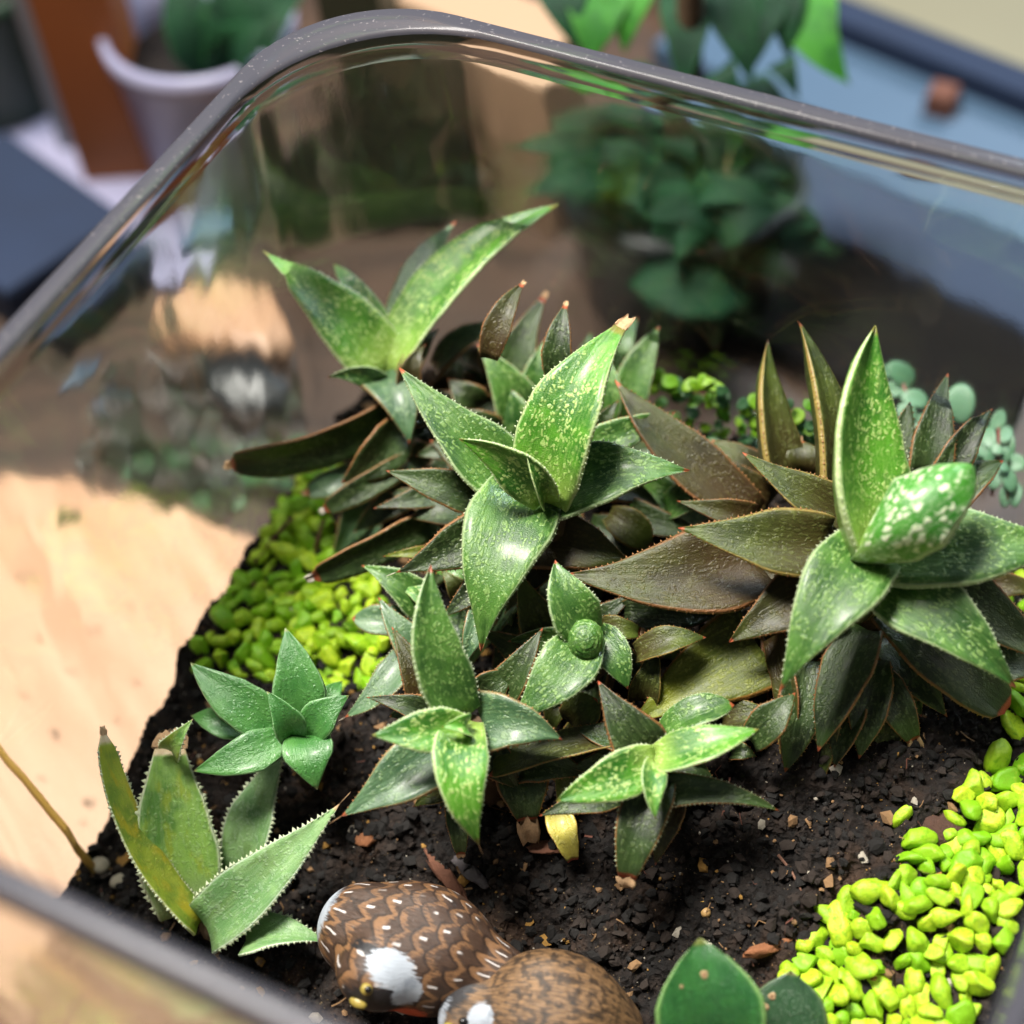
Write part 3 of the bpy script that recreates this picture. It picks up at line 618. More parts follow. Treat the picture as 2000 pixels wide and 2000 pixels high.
fillers(B, [((1090, 1080), (1230, 1200), 76, 'dark', 1.0), ((1150, 1060), (1290, 1200), 70, 'olive', .8), ((1010, 1020), (860, 1060), 76, 'dark', 2.2), ((1060, 1000), (1180, 1110), 90, 'dark', 2.4), ((990, 1060), (900, 1200), 70, 'dark', 1.2), ((1140, 900), (1230, 960), 80, 'dark', 2.2), ((900, 900), (800, 960), 76, 'dark', 2.), ((1100, 860), (1130, 760), 76, 'dark', 2.2), ((1020, 860), (970, 740), 76, 'mid', 2.4), ((960, 930), (840, 860), 76, 'dark', 2.4)])
fillers(K, [((1000, 780), (900, 830), 66, 'dark', 1.6), ((1060, 760), (1150, 700), 60, 'dark', 1.6), ((980, 740), (950, 640), 60, 'dark', 2.), ((1120, 800), (1240, 740), 60, 'dark', 1.6), ((940, 720), (880, 690), 60, 'brown', 2.)])
fillers(Rr, [((1500, 1020), (1290, 1080), 90, 'brown', 1.8), ((1500, 990), (1380, 880), 80, 'brown', 2.), ((1650, 1200), (1500, 1330), 96, 'brown', 2.), ((1560, 1250), (1500, 1480), 80, 'olive', 1.), ((1780, 1180), (1900, 1330), 90, 'brown', 2.2), ((1760, 1270), (1800, 1400), 76, 'dark', 1.4), ((1450, 1060), (1350, 960), 80, 'dark', 1.6), ((1560, 1110), (1440, 1180), 90, 'brown', 2.6)])
fillers(A, [((770, 830), (650, 850), 60, 'dark', 2.), ((850, 900), (720, 900), 64, 'dark', 2.), ((880, 970), (780, 1060), 60, 'dark', 1.4), ((900, 820), (830, 760), 66, 'dark', 2.2), ((820, 870), (720, 960), 56, 'olive', 1.6)])
fillers(E, [((960, 1440), (1060, 1500), 66, 'dark', 1.), ((900, 1470), (860, 1580), 60, 'dark', .8), ((860, 1400), (760, 1400), 60, 'dark', 1.2)])
fillers(Fp, [((1270, 1500), (1330, 1620), 50, 'dark', .8), ((1230, 1480), (1110, 1500), 60, 'dark', .8), ((1320, 1480), (1440, 1450), 50, 'dark', .8)])

# lower leaves wherever the clump still shows bare soil between its rosettes
HEARTS = [(754, 735, A), (1010, 800, K), (1062, 985, B), (1700, 1085, Rr), (1142, 1255, D), (912, 1415, E), (1278, 1488, Fp)]
CL = [(650, 960), (760, 800), (900, 650), (1100, 650), (1290, 690), (1420, 900), (1540, 780), (1640, 760), (1760, 800), (1900, 830), (2000, 1000), (2000, 1330), (1800, 1360), (1560, 1480), (1480, 1400), (1440, 1460), (1300, 1580), (1100, 1540), (960, 1500), (900, 1480), (800, 1420), (770, 1230), (720, 1130)]
def soil_seen(px, py):
    dg_ = bpy.context.evaluated_depsgraph_get(); r_ = unit(ray(px, py)); hit = sc.ray_cast(dg_, Vector((CAM*U).tolist()), Vector(r_.tolist()))
    return hit[0] and hit[4].name.startswith(('soil', 'stem'))
added = 0; tries = 0
while added < 95 and tries < 1500:
    tries += 1; px, py = random.uniform(640, 2000), random.uniform(640, 1580)
    if not in_poly(px, py, CL): continue
    if added % 6 == 0: bpy.context.view_layer.update()
    if not soil_seen(px, py): continue
    hx_, hy_, hr = min(HEARTS, key=lambda h: (h[0]-px)**2 + (h[1]+70-py)**2); dx_, dy_ = px - hx_, py - hy_ - 40; dd_ = math.hypot(dx_, dy_) + 1e-6
    a_ = math.atan2(dy_, dx_) + random.gauss(0, .35); ln = random.uniform(120, 190); bk_ = random.uniform(.35, .6)*ln
    s_ = on_soil(px, py, 0)
    mt_ = random.choice(['brown', 'dark', 'brown', 'olive']) if hr is Rr else random.choice(['dark', 'dark', 'mid', 'olive', 'blue'])
    leaf(hr, (px - bk_*math.cos(a_), py - bk_*math.sin(a_)), (px + (ln - bk_)*math.cos(a_), py + (ln - bk_)*math.sin(a_)), random.uniform(52, 84), mt_, zb=s_[2] + random.uniform(.8, 1.8), near=random.uniform(0, .6), bend=random.uniform(-10, 10), roll=random.uniform(-30, 30), shape=random.choice(['g', 't', 'l']), teeth='tan')
    added += 1

# small plain rosette at the left
z = .9; Gp = plant('succulent_rosette', 562, 1440, z, 'small plain green rosette by the left gravel with gravel bits on its leaves')
L = lambda *a, **k: leaf(Gp, *a, **{'zb': z, 'teeth': None, **k})
L((490, 1428), (373, 1398), 56, 'plain', near=-.2, shape='l', zb=.3)
L((620, 1400), (668, 1330), 50, 'plain', near=-.2, shape='l', zb=.4)
L((590, 1420), (557, 1226), 88, 'plain', near=.2, bend=-6, shape='l', cup=.12)
L((550, 1422), (372, 1294), 84, 'plain', near=.2, bend=12, shape='l', cup=.12)
L((606, 1440), (682, 1358), 66, 'plain', near=.4, bend=8, shape='l', cup=.12)
L((556, 1440), (378, 1506), 70, 'plain', near=.4, bend=10, shape='l', cup=.12)
L((600, 1432), (620, 1542), 88, 'plain', near=.7, bend=-4, shape='l', arch=.5, cup=.12)
L((572, 1444), (521, 1350), 56, 'plain', near=.8, bend=-5, shape='l', cup=.25)

# toothed aloe at the lower left
z = -2.6; Hp = plant('aloe_plant', 400, 1812, z, 'yellow green toothed aloe with blunt leaves in the front left corner by the rim', 'aloe')
L = lambda *a, **k: leaf(Hp, *a, **{'zb': z, 'tsize': 2.3, **k})
L((470, 1720), (554, 1463), 88, 'aloeg', near=.0, bend=12, shape='l', teeth='pale', cap='tan', roll=-20)
L((372, 1780), (332, 1462), 140, 'aloe', near=.4, bend=10, shape='b', roll=0, cup=.1, arch=.2, cap='tan')
L((334, 1468), (377, 1404), 46, 'aloe', db=None, zb=.95, near=.4, shape='t', label='snapped over leaf tip')
L((388, 1806), (202, 1436), 66, 'aloey', near=.6, bend=34, shape='s', roll=40, arch=.2, cap='tan', th=.3)
L((480, 1838), (636, 1840), 84, 'aloeg', near=.3, bend=14, shape='g', arch=.3, roll=-30, cap='tan')
L((404, 1812), (663, 1570), 112, 'aloeg', near=.8, bend=-10, shape='g', arch=.3, roll=-10, cap='tan')

# round leaved plant at the bottom edge
def paddle(root, b, t, zb, wpx, near, mat, spots):
    o = leaf(root, b, t, wpx, mat, zb=zb, near=near, shape='r', teeth=None, cup=.06, th=.05, arch=.4)
    return o
LM['paddle'] = leaf_mat('leaf_paddle', G(52, 106, 50), G(38, 86, 44), G(70, 140, 76), .1, G(120, 160, 90), G(110, 120, 60), rough=.3)
LM['paddled'] = leaf_mat('leaf_paddle_dark', G(52, 86, 56), G(40, 70, 46), G(90, 110, 90), .5, G(90, 110, 70), G(110, 110, 60), rough=.35)
bp = on_soil(1420, 2080)
Pp = empty('peperomia_plant', bp, 'two glossy rounded leaves with corky spots at the bottom edge beside gravel', 'plant')
SH['p'] = [(0, .3), (.2, .72), (.38, .95), (.52, 1), (.66, .96), (.78, .78), (.88, .5), (.95, .22), (1, .02)]
corkm = simple('cork_spot', G(170, 140, 105), .9, .3, 500, .6); corkd = simple('cork_spot_dark', G(110, 78, 50), .9, .3, 500, .6)
lf2 = leaf(Pp, (1530, 2085), (1545, 1896), 140, 'paddled', zb=-2.4, near=.6, shape='p', teeth=None, cup=.05, th=.04, arch=.3)
lf1 = leaf(Pp, (1402, 2110), (1367, 1832), 178, 'paddle', zb=-1.9, near=.9, shape='p', teeth=None, cup=.24, th=.04, arch=.5)
def spot_on(lfo, px, py, rpx):
    me = lfo.data; Vv = np.array([v.co[:] for v in me.vertices])/U; base = np.zeros(3); q = lfo
    while q is not None: base = base + np.array(q['_cm']); q = q.parent
    Vv = Vv + base; c = at(px, py, 0); r = unit(ray(px, py)); best = None
    from mathutils.bvhtree import BVHTree
    bvh = BVHTree.FromPolygons(Vv.tolist(), [tuple(p.vertices) for p in me.polygons]); hit = bvh.ray_cast(Vector(CAM.tolist()), Vector(r.tolist()))
    if hit[0] is None: return
    p = np.array(hit[0]); n = np.array(hit[1]); n = n if n @ (CAM - p) > 0 else -n; a = unit(np.cross(n, [.2, .9, .1])); b2 = np.cross(n, a); rr = rpx*dep(p)/F
    V = [p + n*.012]; Fc = []
    for r_, hh in ((.45, .02), (1., .03), (1.35, -.01)):
        for j in range(12):
            an = j/12*6.283; k = rr*r_*(1 + .12*math.sin(3*an + rpx)); V.append(p + a*math.cos(an)*k + b2*math.sin(an)*k + n*hh)
    mi = []
    for j in range(12): Fc.append((0, 1 + j, 1 + (j+1) % 12)); mi.append(1)
    for r_ in range(2):
        for j in range(12): Fc.append((1 + r_*12 + j, 13 + r_*12 + j, 13 + r_*12 + (j+1) % 12, 1 + r_*12 + (j+1) % 12)); mi.append(0)
    o = mesh_obj('cork_spot', V, Fc, [corkm, corkd], lfo, p, True, mi)
for px, py, rr in ((1376, 1903, 7), (1331, 1927, 3)): spot_on(lf1, px, py, rr)
for px, py, rr in ((1490, 1967, 9), (1508, 1946, 6)): spot_on(lf2, px, py, rr)

# ------------------------------------------------------------------ lime gravel
def pebble_mat():
    k = NT('lime_pebble'); p = k.pos(); rnd = k.n('ObjectInfo').outputs['Random']
    off = k.n('CombineXYZ'); k.set(off.inputs[0], rnd); q = k.mapv(p, loc=off.outputs[0])
    c = k.mix(rnd, G(110, 172, 12), G(184, 208, 44)); n1 = k.noise(q, 300, 4, .6)
    c = k.mix(k.step(n1, .42, .72), c, G(112, 164, 8)); c = k.mix(k.math('MULTIPLY', k.step(k.noise(q, 150, 3), .55, .75), .5), c, G(192, 212, 84))
    c = k.mix(k.math('MULTIPLY', k.step(k.noise(q, 1100, 2), .66, .72), .4), c, G(90, 120, 20))
    k.bsdf(c, .5, k.bump(k.noise(q, 600, 4, .6), .4, .0005), Specular_IOR_Level=.45, Subsurface_Weight=.0, Subsurface_Radius=(.003, .005, .001), Subsurface_Scale=.3); return k.m
PEB = pebble_mat()
def peb_meshes():
    out = []; V0, F0 = ico(3)
    for i in range(14):
        r = np.random.default_rng(50 + i); V = V0.copy()
        for _ in range(9):                       # worn facets
            n = unit(r.normal(size=3)); d = r.uniform(.54, .86); t = V @ n; V = V - np.outer(np.maximum(t - d, 0)*.95, n)
        V = V*np.array([1.2*r.uniform(.9, 1.35), r.uniform(.78, 1.0), r.uniform(.62, .85)])*1.08
        V = np.array([v*(1 + .09*noise.noise(Vector((v*1.6 + i*5).tolist())) + .03*noise.noise(Vector((v*4 + i*5).tolist()))) for v in V])
        me = bpy.data.meshes.new('pebble'); me.from_pydata((V*U).tolist(), [], F0); me.materials.append(PEB); me.polygons.foreach_set('use_smooth', [True]*len(me.polygons)); out.append(me)
    return out
PM = peb_meshes(); NPEB = [0]; GP = {}
def pebble(x, y, r, label, group, dz=0.):
    o = bpy.data.objects.new('pebble', random.choice(PM)); COL.objects.link(o)
    o.location = Vector((x, y, zsoil(x, y) + r*.45 + dz))*U
    o.rotation_euler = (random.gauss(0, .6), random.gauss(0, .6), random.uniform(0, 6.28)); o.scale = (r,)*3
    tag(o, label, 'pebble', group); NPEB[0] += 1
def fill(poly_px, r0, r1, gap, label, group, tries, layer2=.25, lim=200):
    got = []; xs = [p[0] for p in poly_px]; ys = [p[1] for p in poly_px]
    for _ in range(tries):
        px, py = random.uniform(min(xs), max(xs)), random.uniform(min(ys), max(ys))
        if not in_poly(px, py, poly_px): continue
        p = on_soil(px, py, .3); x, y = p[0], p[1]; a, b = clampin(x, y)
        if math.hypot(a - x, b - y) > .25: continue
        
        if not (ix0 + .25 < a < ix1 - .25 and iy0 + .25 < b < iy1 - .25): continue
        r = random.uniform(r0, r1)*(1.25 if random.random() < .12 else 1)
        if any((a - g[0])**2 + (b - g[1])**2 < (gap*(r + g[2]))**2 for g in got): continue
        got.append((a, b, r)); pebble(a, b, r, label, group, random.uniform(-.05, .12) + (.3*r if random.random() < layer2 else 0))
        if len(got) >= lim: break
    return got
PR = [(1590, 1800), (1660, 1735), (1700, 1735), (1740, 1690), (1835, 1655), (1850, 1575), (1900, 1530), (1940, 1480), (2060, 1470), (2060, 1760), (1960, 2060), (1530, 2060), (1540, 1950), (1520, 1920)]
fill(PR, .25, .42, .63, 'lime green dyed pebble in the heap in the front right corner of the tank', 'lime pebbles in the front right corner', 26000, .3, 280)
PLp = [(372, 1290), (465, 1130), (515, 1045), (590, 930), (655, 880), (672, 945), (640, 1010), (650, 1080), (735, 1130), (745, 1200), (760, 1260), (740, 1330), (640, 1335), (560, 1330), (470, 1318)]
fill(PLp, .22, .37, .66, 'lime green dyed pebble in the bank along the left glass wall', 'lime pebbles along the left wall', 14000, .3, 170)
fill([(1925, 1110), (2040, 1110), (2040, 1225), (1960, 1225)], .26, .4, .75, 'lime green pebble beside the right edge under the big rosette leaf', 'lime pebbles at the right edge', 700, .2, 16)
fill([(1955, 1290), (2040, 1290), (2040, 1420), (1965, 1420)], .26, .4, .75, 'lime green pebble beside the right edge under the big rosette leaf', 'lime pebbles at the right edge', 700, .2, 12)
fill([(1880, 930), (2040, 930), (2040, 1000), (1890, 990)], .26, .4, .75, 'lime green pebble beside the right edge under the big rosette leaf', 'lime pebbles at the right edge', 400, .2, 8)
for px, py, rr, lb in ((1762, 1592, .3, 'lone oval lime pebble on bare soil left of the brown clod'), (1797, 1634, .38, 'lime pebble half under the brown clod'), (1852, 1658, .3, 'lime pebble at the right foot of the brown clod'),
                       (1978, 1516, .4, 'topmost lime pebble by the right edge of the front heap'), (590, 1362, .3, 'lime pebble caught between the leaves of the small plain rosette'), (575, 1392, .26, 'lower lime pebble caught in the heart of the small plain rosette')):
    p = on_soil(px, py, .3 if py > 1450 else 1.3); pebble(p[0], p[1], rr, lb, 'single lime pebbles', 0 if py > 1450 else 1.1)
got_ = 0
while got_ < 34:                                                # handful against the front left glass, seen through it
    x, y = random.uniform(ix0 + .2, ix0 + 4.2), random.uniform(iy0 + .6, iy0 + 5.2); a, b = clampin(x, y)
    q_ = np.array([a, b, -4.3]) - CAM; dd_ = q_ @ FWD; ux, uy = 1000 + F*(q_ @ R[:, 0])/dd_, 1000 + F*(q_ @ R[:, 1])/dd_
    if abs(a - x) + abs(b - y) > .6 or not (-40 < ux < 330 and 1830 < uy < 2060) or uy < 1800 + .5*ux: continue
    pebble(a, b, random.uniform(.28, .42), 'lime green pebble lying against the inside of the front left glass', 'lime pebbles along the front glass'); got_ += 1

# ------------------------------------------------------------------ small leaved plants at the back
def disc_mesh(mat, name='leaf', notch=0.):
    V = [(0, 0, .0)]; n = 14
    for rr, z in ((.5, .09), (.85, .03), (1., -.06)):
        for j in range(n):
            a = 6.283*j/n; V.append((rr*math.cos(a)*1.22, rr*(.86 + .14*math.cos(a))*math.sin(a), (z*.5 + .12*(rr*math.sin(a))**2 - .16*(rr*math.cos(a))**2)))
    V += [(v[0]*.97, v[1]*.97, v[2] - .09) for v in V[1 + 2*n:]]
    Fc = [(0, 1 + j, 1 + (j+1) % n) for j in range(n)] + [(1 + r_*n + j, 1 + (r_+1)*n + j, 1 + (r_+1)*n + (j+1) % n, 1 + r_*n + (j+1) % n) for r_ in range(3) for j in range(n)] + [tuple(1 + 3*n + j for j in range(n))]
    me = bpy.data.meshes.new(name); me.from_pydata((np.array(V)*U).tolist(), [], Fc); me.materials.append(mat); me.polygons.foreach_set('use_smooth', [True]*len(me.polygons)); return me
def frond_mat(name, c1_, c2_, rough=.45):
    k = NT(name); rnd = k.n('ObjectInfo').outputs['Random']; p = k.pos()
    c = k.mix(rnd, c1_, c2_); c = k.mix(k.math('MULTIPLY', k.noise(p, 400, 3), .4), c, tuple(v*.55 for v in c2_))
    k.bsdf(c, rough, k.bump(k.noise(p, 700, 2), .15, .0004), Subsurface_Weight=.15, Subsurface_Radius=(.002, .004, .001), Subsurface_Scale=.3); return k.m
DSAGE = disc_mesh(frond_mat('leaf_sage', G(118, 158, 126), G(88, 132, 98))); DLIME = disc_mesh(frond_mat('leaf_ground_lime', G(146, 190, 30), G(96, 158, 34))); DGRN = disc_mesh(frond_mat('leaf_ground_green', G(70, 116, 62), G(48, 92, 54)))
def disc(root, px, py, z, rpx, me, face=None, d=None):
    c = at(px, py, z) if d is None else atd(px, py, d); r = rpx*dep(c)/F; view = unit(CAM - c)
    n = unit(view*.8 + np.array([random.gauss(0, .3), random.gauss(0, .3), .5 + random.gauss(0, .2)]))
    o = link('leaf', me, root, c); q = Vector(n.tolist()).to_track_quat('Z', 'Y'); o.rotation_mode = 'QUATERNION'
    from mathutils import Quaternion
    o.rotation_quaternion = q @ Quaternion((0, 0, 1), random.uniform(0, 6.28)); o.scale = (r,)*3; return c
stemred = simple('stem_red', G(120, 60, 52), .5, .2, 200, .2)
b0 = at(1905, 890, .8)
SG = empty('creeping_plant', (b0[0], b0[1], zsoil(b0[0], b0[1]) - .1), 'pale grey green creeping plant with small round leaves at the back right', 'plant')
for px, py, z, rr in ((1765, 722, 3.2, 27), (1738, 716, 3.0, 15), (1752, 752, 2.9, 20), (1790, 770, 2.8, 24), (1775, 800, 2.6, 20), (1805, 815, 2.4, 18), (1882, 780, 2.8, 33), (1850, 770, 2.3, 18),
                      (1965, 815, 2.2, 20), (1940, 848, 2.0, 22), (1985, 842, 2.0, 20), (1925, 868, 1.8, 18), (1962, 870, 2.1, 13), (1984, 880, 1.9, 14), (1950, 890, 1.7, 24), (1995, 865, 1.8, 20), (1978, 905, 1.9, 14), (1960, 925, 1.5, 20), (1992, 930, 1.6, 22),
                      (2015, 900, 1.6, 22), (1940, 915, 1.3, 16), (1905, 905, 1.2, 18), (1985, 960, 1.2, 20), (2010, 960, 1.2, 20), (1918, 890, 1.4, 16), (1730, 760, 2.4, 16), (1700, 745, 2.0, 18)):
    disc(SG, px, py, z - .7, rr, DSAGE)
for pts in (((1905, 900, .5), (1882, 800, 1.8)), ((1950, 960, .3), (1965, 880, 1.1), (1966, 830, 1.4)), ((1800, 880, .5), (1790, 810, 1.6), (1765, 740, 2.3)), ((1990, 970, .4), (1985, 900, 1.0))):
    tube('stem', [at(*p) for p in pts], .07, stemred, SG, 6)
b0 = at(1400, 840, .4)
GC = empty('ground_cover_plant', (b0[0], b0[1], zsoil(b0[0], b0[1]) - .1), 'bright green creeping ground cover along the back glass wall', 'plant')
GP_ = [(1255, 690), (1300, 740), (1380, 745), (1440, 770), (1600, 790), (1600, 900), (1560, 930), (1400, 925), (1330, 850), (1270, 780)]
cnt = 0
while cnt < 120:
    px, py = random.uniform(1250, 1600), random.uniform(690, 930)
    if not in_poly(px, py, GP_): continue
    p = at(px, py, .9)
    if p[1] > iy1 - .2: 
        d_ = None; zz = None
        # against the glass: keep inside
        z_ = .9
        for z_ in np.arange(.9, 4.2, .15):
            if at(px, py, z_)[1] < iy1 - .25: break
    else: z_ = random.uniform(.6, 1.3)
    lim_ = random.random(); disc(GC, px, py, z_, random.uniform(9, 17), DLIME if (lim_ < .55 or py < 760) and py < 860 and lim_ < .8 else DGRN); cnt += 1
for _ in range(14):
    px, py = random.uniform(1280, 1560), random.uniform(780, 900); tube('stem', [at(px, py, .5), at(px + random.uniform(-30, 30), py - 20, .9), at(px + random.uniform(-60, 60), py - 30, .9)], .05, stemred, GC, 5)
b0 = on_soil(640, 915)
SP = empty('sprout', b0, 'tiny lime green sprout beside the left glass wall under the long dark leaf', 'plant')
for px, py, z, rr in ((660, 890, .3, 15), (648, 915, .2, 9), (625, 930, .1, 13), (600, 965, .0, 10), (585, 985, -.1, 14), (612, 985, -.1, 12)): disc(SP, px, py, z, rr, DLIME)

# ------------------------------------------------------------------ painted quails
def quail_mat(name, kind):
    k = NT(name); uv = k.n('UVMap', uv_map='ST').outputs[0]; sp = k.n('SeparateXYZ'); k.set(sp.inputs[0], uv); u, v = sp.outputs[0], sp.outputs[1]; p = k.pos()
    hair = k.noise(k.mapv(uv, (22, 300, 1)), 1., 3, .65); wob = k.math('MULTIPLY', k.math('SUBTRACT', k.noise(p, 110, 3), .5), 1.3)
    col_at = k.n('VertexColor', layer_name='Paint').outputs[0]; cs = k.n('SeparateColor'); k.set(cs.inputs[0], col_at)
    if kind == 0:
        U_ = k.math('ADD', k.math('MULTIPLY', u, 10.), k.math('MULTIPLY', wob, .9)); row = k.math('FLOOR', U_); a = k.math('FRACT', U_)
        Vv_ = k.math('ADD', k.math('MULTIPLY', v, 14.), k.math('MULTIPLY', k.math('MODULO', row, 2.), .5)); Vv_ = k.math('ADD', Vv_, k.math('MULTIPLY', wob, .5)); b = k.math('SUBTRACT', k.math('FRACT', Vv_), .5); ab = k.math('ABSOLUTE', b)
        arc = k.math('SUBTRACT', k.math('ADD', a, k.math('MULTIPLY', k.math('MULTIPLY', b, b), 2.2)), .78)
        ring = k.math('MULTIPLY', k.step(k.math('ADD', arc, k.math('MULTIPLY', k.math('SUBTRACT', hair, .5), .9)), -.3, -.16), k.step(k.math('ADD', arc, k.math('MULTIPLY', k.math('SUBTRACT', hair, .5), .5)), .16, .06)); ring = k.math('MULTIPLY', ring, k.step(k.math('ADD', hair, k.math('MULTIPLY', k.noise(p, 90, 3), .5)), .6, .78))
        c = k.mix(k.step(hair, .3, .7), G(58, 43, 34), G(82, 61, 48)); c = k.mix(k.step(k.noise(p, 120, 2), .55, .75), c, G(44, 32, 27))
        c = k.mix(ring, c, G(134, 98, 66)); 
        dk = k.math('MULTIPLY', k.step(arc, .06, .12), k.step(arc, .3, .2)); c = k.mix(k.math('MULTIPLY', dk, .7), c, G(38, 27, 22))
        wh = k.math('MULTIPLY', k.step(ab, .07, .03), k.math('MULTIPLY', k.step(a, .12, .2), k.step(a, .62, .5))); wh = k.math('MULTIPLY', wh, k.step(k.noise(p, 90, 1), .36, .44)); c = k.mix(wh, c, G(214, 208, 205))
    else:
        st = k.noise(k.mapv(uv, (9, 130, 1)), 1.6, 3); bl = k.noise(k.mapv(uv, (22, 40, 1)), 1., 4)
        c = k.mix(k.step(st, .36, .64), G(70, 54, 40), G(146, 112, 76)); c = k.mix(k.math('MULTIPLY', k.step(bl, .47, .6), .85), c, G(44, 35, 29)); c = k.mix(k.math('MULTIPLY', k.step(hair, .55, .75), .5), c, G(48, 36, 28))
    brush = k.math('MULTIPLY', k.math('SUBTRACT', k.noise(k.mapv(uv, (20, 190, 1)), 1.2, 3), .5), .9)
    c = k.mix(k.step(k.math('ADD', cs.outputs[1], brush), .42, .58), c, G(34, 33, 36))
    c = k.mix(k.step(k.math('ADD', cs.outputs[0], brush), .42, .58), c, k.mix(k.math('MULTIPLY', k.step(k.noise(p, 170, 4), .5, .7), .6), G(176, 184, 194), G(96, 106, 122)))
    c = k.mix(k.step(k.math('ADD', cs.outputs[2], brush), .42, .58), c, G(206, 92, 56))
    k.bsdf(c, .42, k.bump(k.math('ADD', hair, k.noise(p, 180, 3)), .5, .0008), Specular_IOR_Level=.5); return k.m
def quail(label, c, ax, balls, mat, paint, group):
    """one continuous body: a surface round c blended out of balls (centre, semi-axes along ax / side / up)"""
    ax = unit(np.array([ax[0], ax[1], ax[2]])); sd = unit(np.cross([0, 0, 1.], ax)); up = np.cross(ax, sd); Fm = np.array([ax, sd, up])
    def field(p):
        s = np.zeros(len(p))
        for bc, sa in balls:
            q = ((p - bc) @ Fm.T)/np.array(sa); s += np.exp(-6.*(np.sqrt((q*q).sum(1)) - 1)*min(sa)/1.2)
        return s - 1
    nu, nv = 110, 96; D = []; ST = []
    for i in range(nu):
        th_ = math.pi*i/(nu - 1)
        for j in range(nv):
            an = 2*math.pi*j/nv; D.append(math.cos(th_)*ax + math.sin(th_)*(math.cos(an)*up + math.sin(an)*sd)); ST.append((i/(nu - 1), j/nv))
    D = np.array(D); lo = np.full(len(D), .01); hi = np.full(len(D), 7.)
    for _ in range(26):
        mid = (lo + hi)/2; ins = field(c + D*mid[:, None]) > 0; lo = np.where(ins, mid, lo); hi = np.where(ins, hi, mid)
    V = c + D*lo[:, None]
    Fc = [(i*nv + j, i*nv + (j+1) % nv, (i+1)*nv + (j+1) % nv, (i+1)*nv + j) for i in range(nu - 1) for j in range(nv)]
    root = empty('quail_figurine', (c[0], c[1], V[:, 2].min()), label, 'figurine', group)
    o = mesh_obj('body', V, Fc, mat, root, c, True, None, None)
    me = o.data; lay = me.uv_layers.new(name='ST'); li = np.empty(len(me.loops), int); me.loops.foreach_get('vertex_index', li); uv = np.array(ST)[li]
    uvq = uv.reshape(-1, 4, 2); wrap = (uvq[:, :, 1].max(1) - uvq[:, :, 1].min(1)) > .5; uvq[wrap, :, 1] = np.where(uvq[wrap, :, 1] < .5, uvq[wrap, :, 1] + 1, uvq[wrap, :, 1]); lay.data.foreach_set('uv', uvq.ravel())
    ca = me.color_attributes.new('Paint', 'FLOAT_COLOR', 'POINT'); cols = np.zeros((len(V), 4)); cols[:, 3] = 1
    rel = V - CAM; dd = rel @ FWD; pxy = np.stack([1000 + F*(rel @ R[:, 0])/dd, 1000 + F*(rel @ R[:, 1])/dd], 1)
    for ch, (qc, rad), hard in paint:                      # patches are balls in space round points of the body
        dist = np.linalg.norm((V - qc)/np.array(rad), axis=1); cols[:, ch] = np.clip(np.maximum(cols[:, ch], 1.5 - dist), 0, 1) if hard > 0 else np.where(dist < 1, 0, cols[:, ch])
    ca.data.foreach_set('color', cols.ravel()); return root, field, V
def ball_mesh(name, c, r, mat, parent, sq=(1, 1, 1)):
    V, Fc = ico(3); return mesh_obj(name, V*r*np.array(sq) + c, Fc, mat, parent, c)
eyem = simple('eye_black', (.01, .01, .01), .15, .1); beakm = simple('beak_ochre', G(150, 132, 60), .4, .3, 300, .3); footm = simple('foot_red', G(200, 84, 56), .4, .3, 300, .3)
zq = zsoil(*at(830, 1850, -3.)[:2]) + 1.75
q1 = at(822, 1852, zq); tail = at(960, 1905, zq - .1); hd = at(735, 1895, zq + .75); br = at(690, 1840, zq - .2)
hdv = unit(CAM - hd)
qm0 = quail_mat('quail_paint_scalloped', 0); qm1 = quail_mat('quail_paint_striated', 1)
face = atd(752, 1918, dep(hd) - .75)
root, fld, _ = quail('brown scalloped painted quail figurine with a white face and eye, left one of the pair', q1, tail - q1,
      [(q1, (2.15, 1.75, 1.75)), (hd, (1.05, 1.05, 1.0)), (tail, (1.3, .9, .8)), (at(700, 1815, zq + .1), (1.1, 1.2, 1.3))], qm0,
      [(0, (atd(765, 1893, dep(hd) - .9), (.72, .5, .5)), 1), (0, (atd(795, 1940, dep(hd) - .7), (.36, .5, .5)), 1), (1, (atd(735, 1952, dep(hd) - .7), (.95, .5, .5)), 1), (1, (atd(738, 1866, dep(hd) - .6), (.75, .3, .3)), 1), (0, (at(652, 1790, zq + .3), (.55, .8, .9)), 1),
       (2, (atd(775, 1990, dep(hd) + .2), (.9, .6, .6)), 1)], 'painted quail figurines on the soil')
def on_body(px, py, fld_, d0):
    r = ray(px, py)/F; d = d0
    for d in np.arange(d0 - 5, d0 + 5, .02):
        if fld_(np.array([CAM + r*d]))[0] > 0: break
    return CAM + r*d
ep = on_body(716, 1932, fld, dep(hd)); ey = ball_mesh('eye', ep, .17, beakm, root); ball_mesh('pupil', ep + unit(CAM - ep)*.1 + np.array([.04, 0, 0]), .1, eyem, ey)
bk = on_body(700, 1958, fld, dep(hd)); V, Fc = ico(2); ball_mesh('beak', bk, .2, beakm, root, (1.3, .8, .7))
zq2 = zsoil(*at(1070, 1960, -3.)[:2]) + 1.9
q2 = at(1078, 1985, zq2); h2 = at(915, 1985, zq2 + .2); 
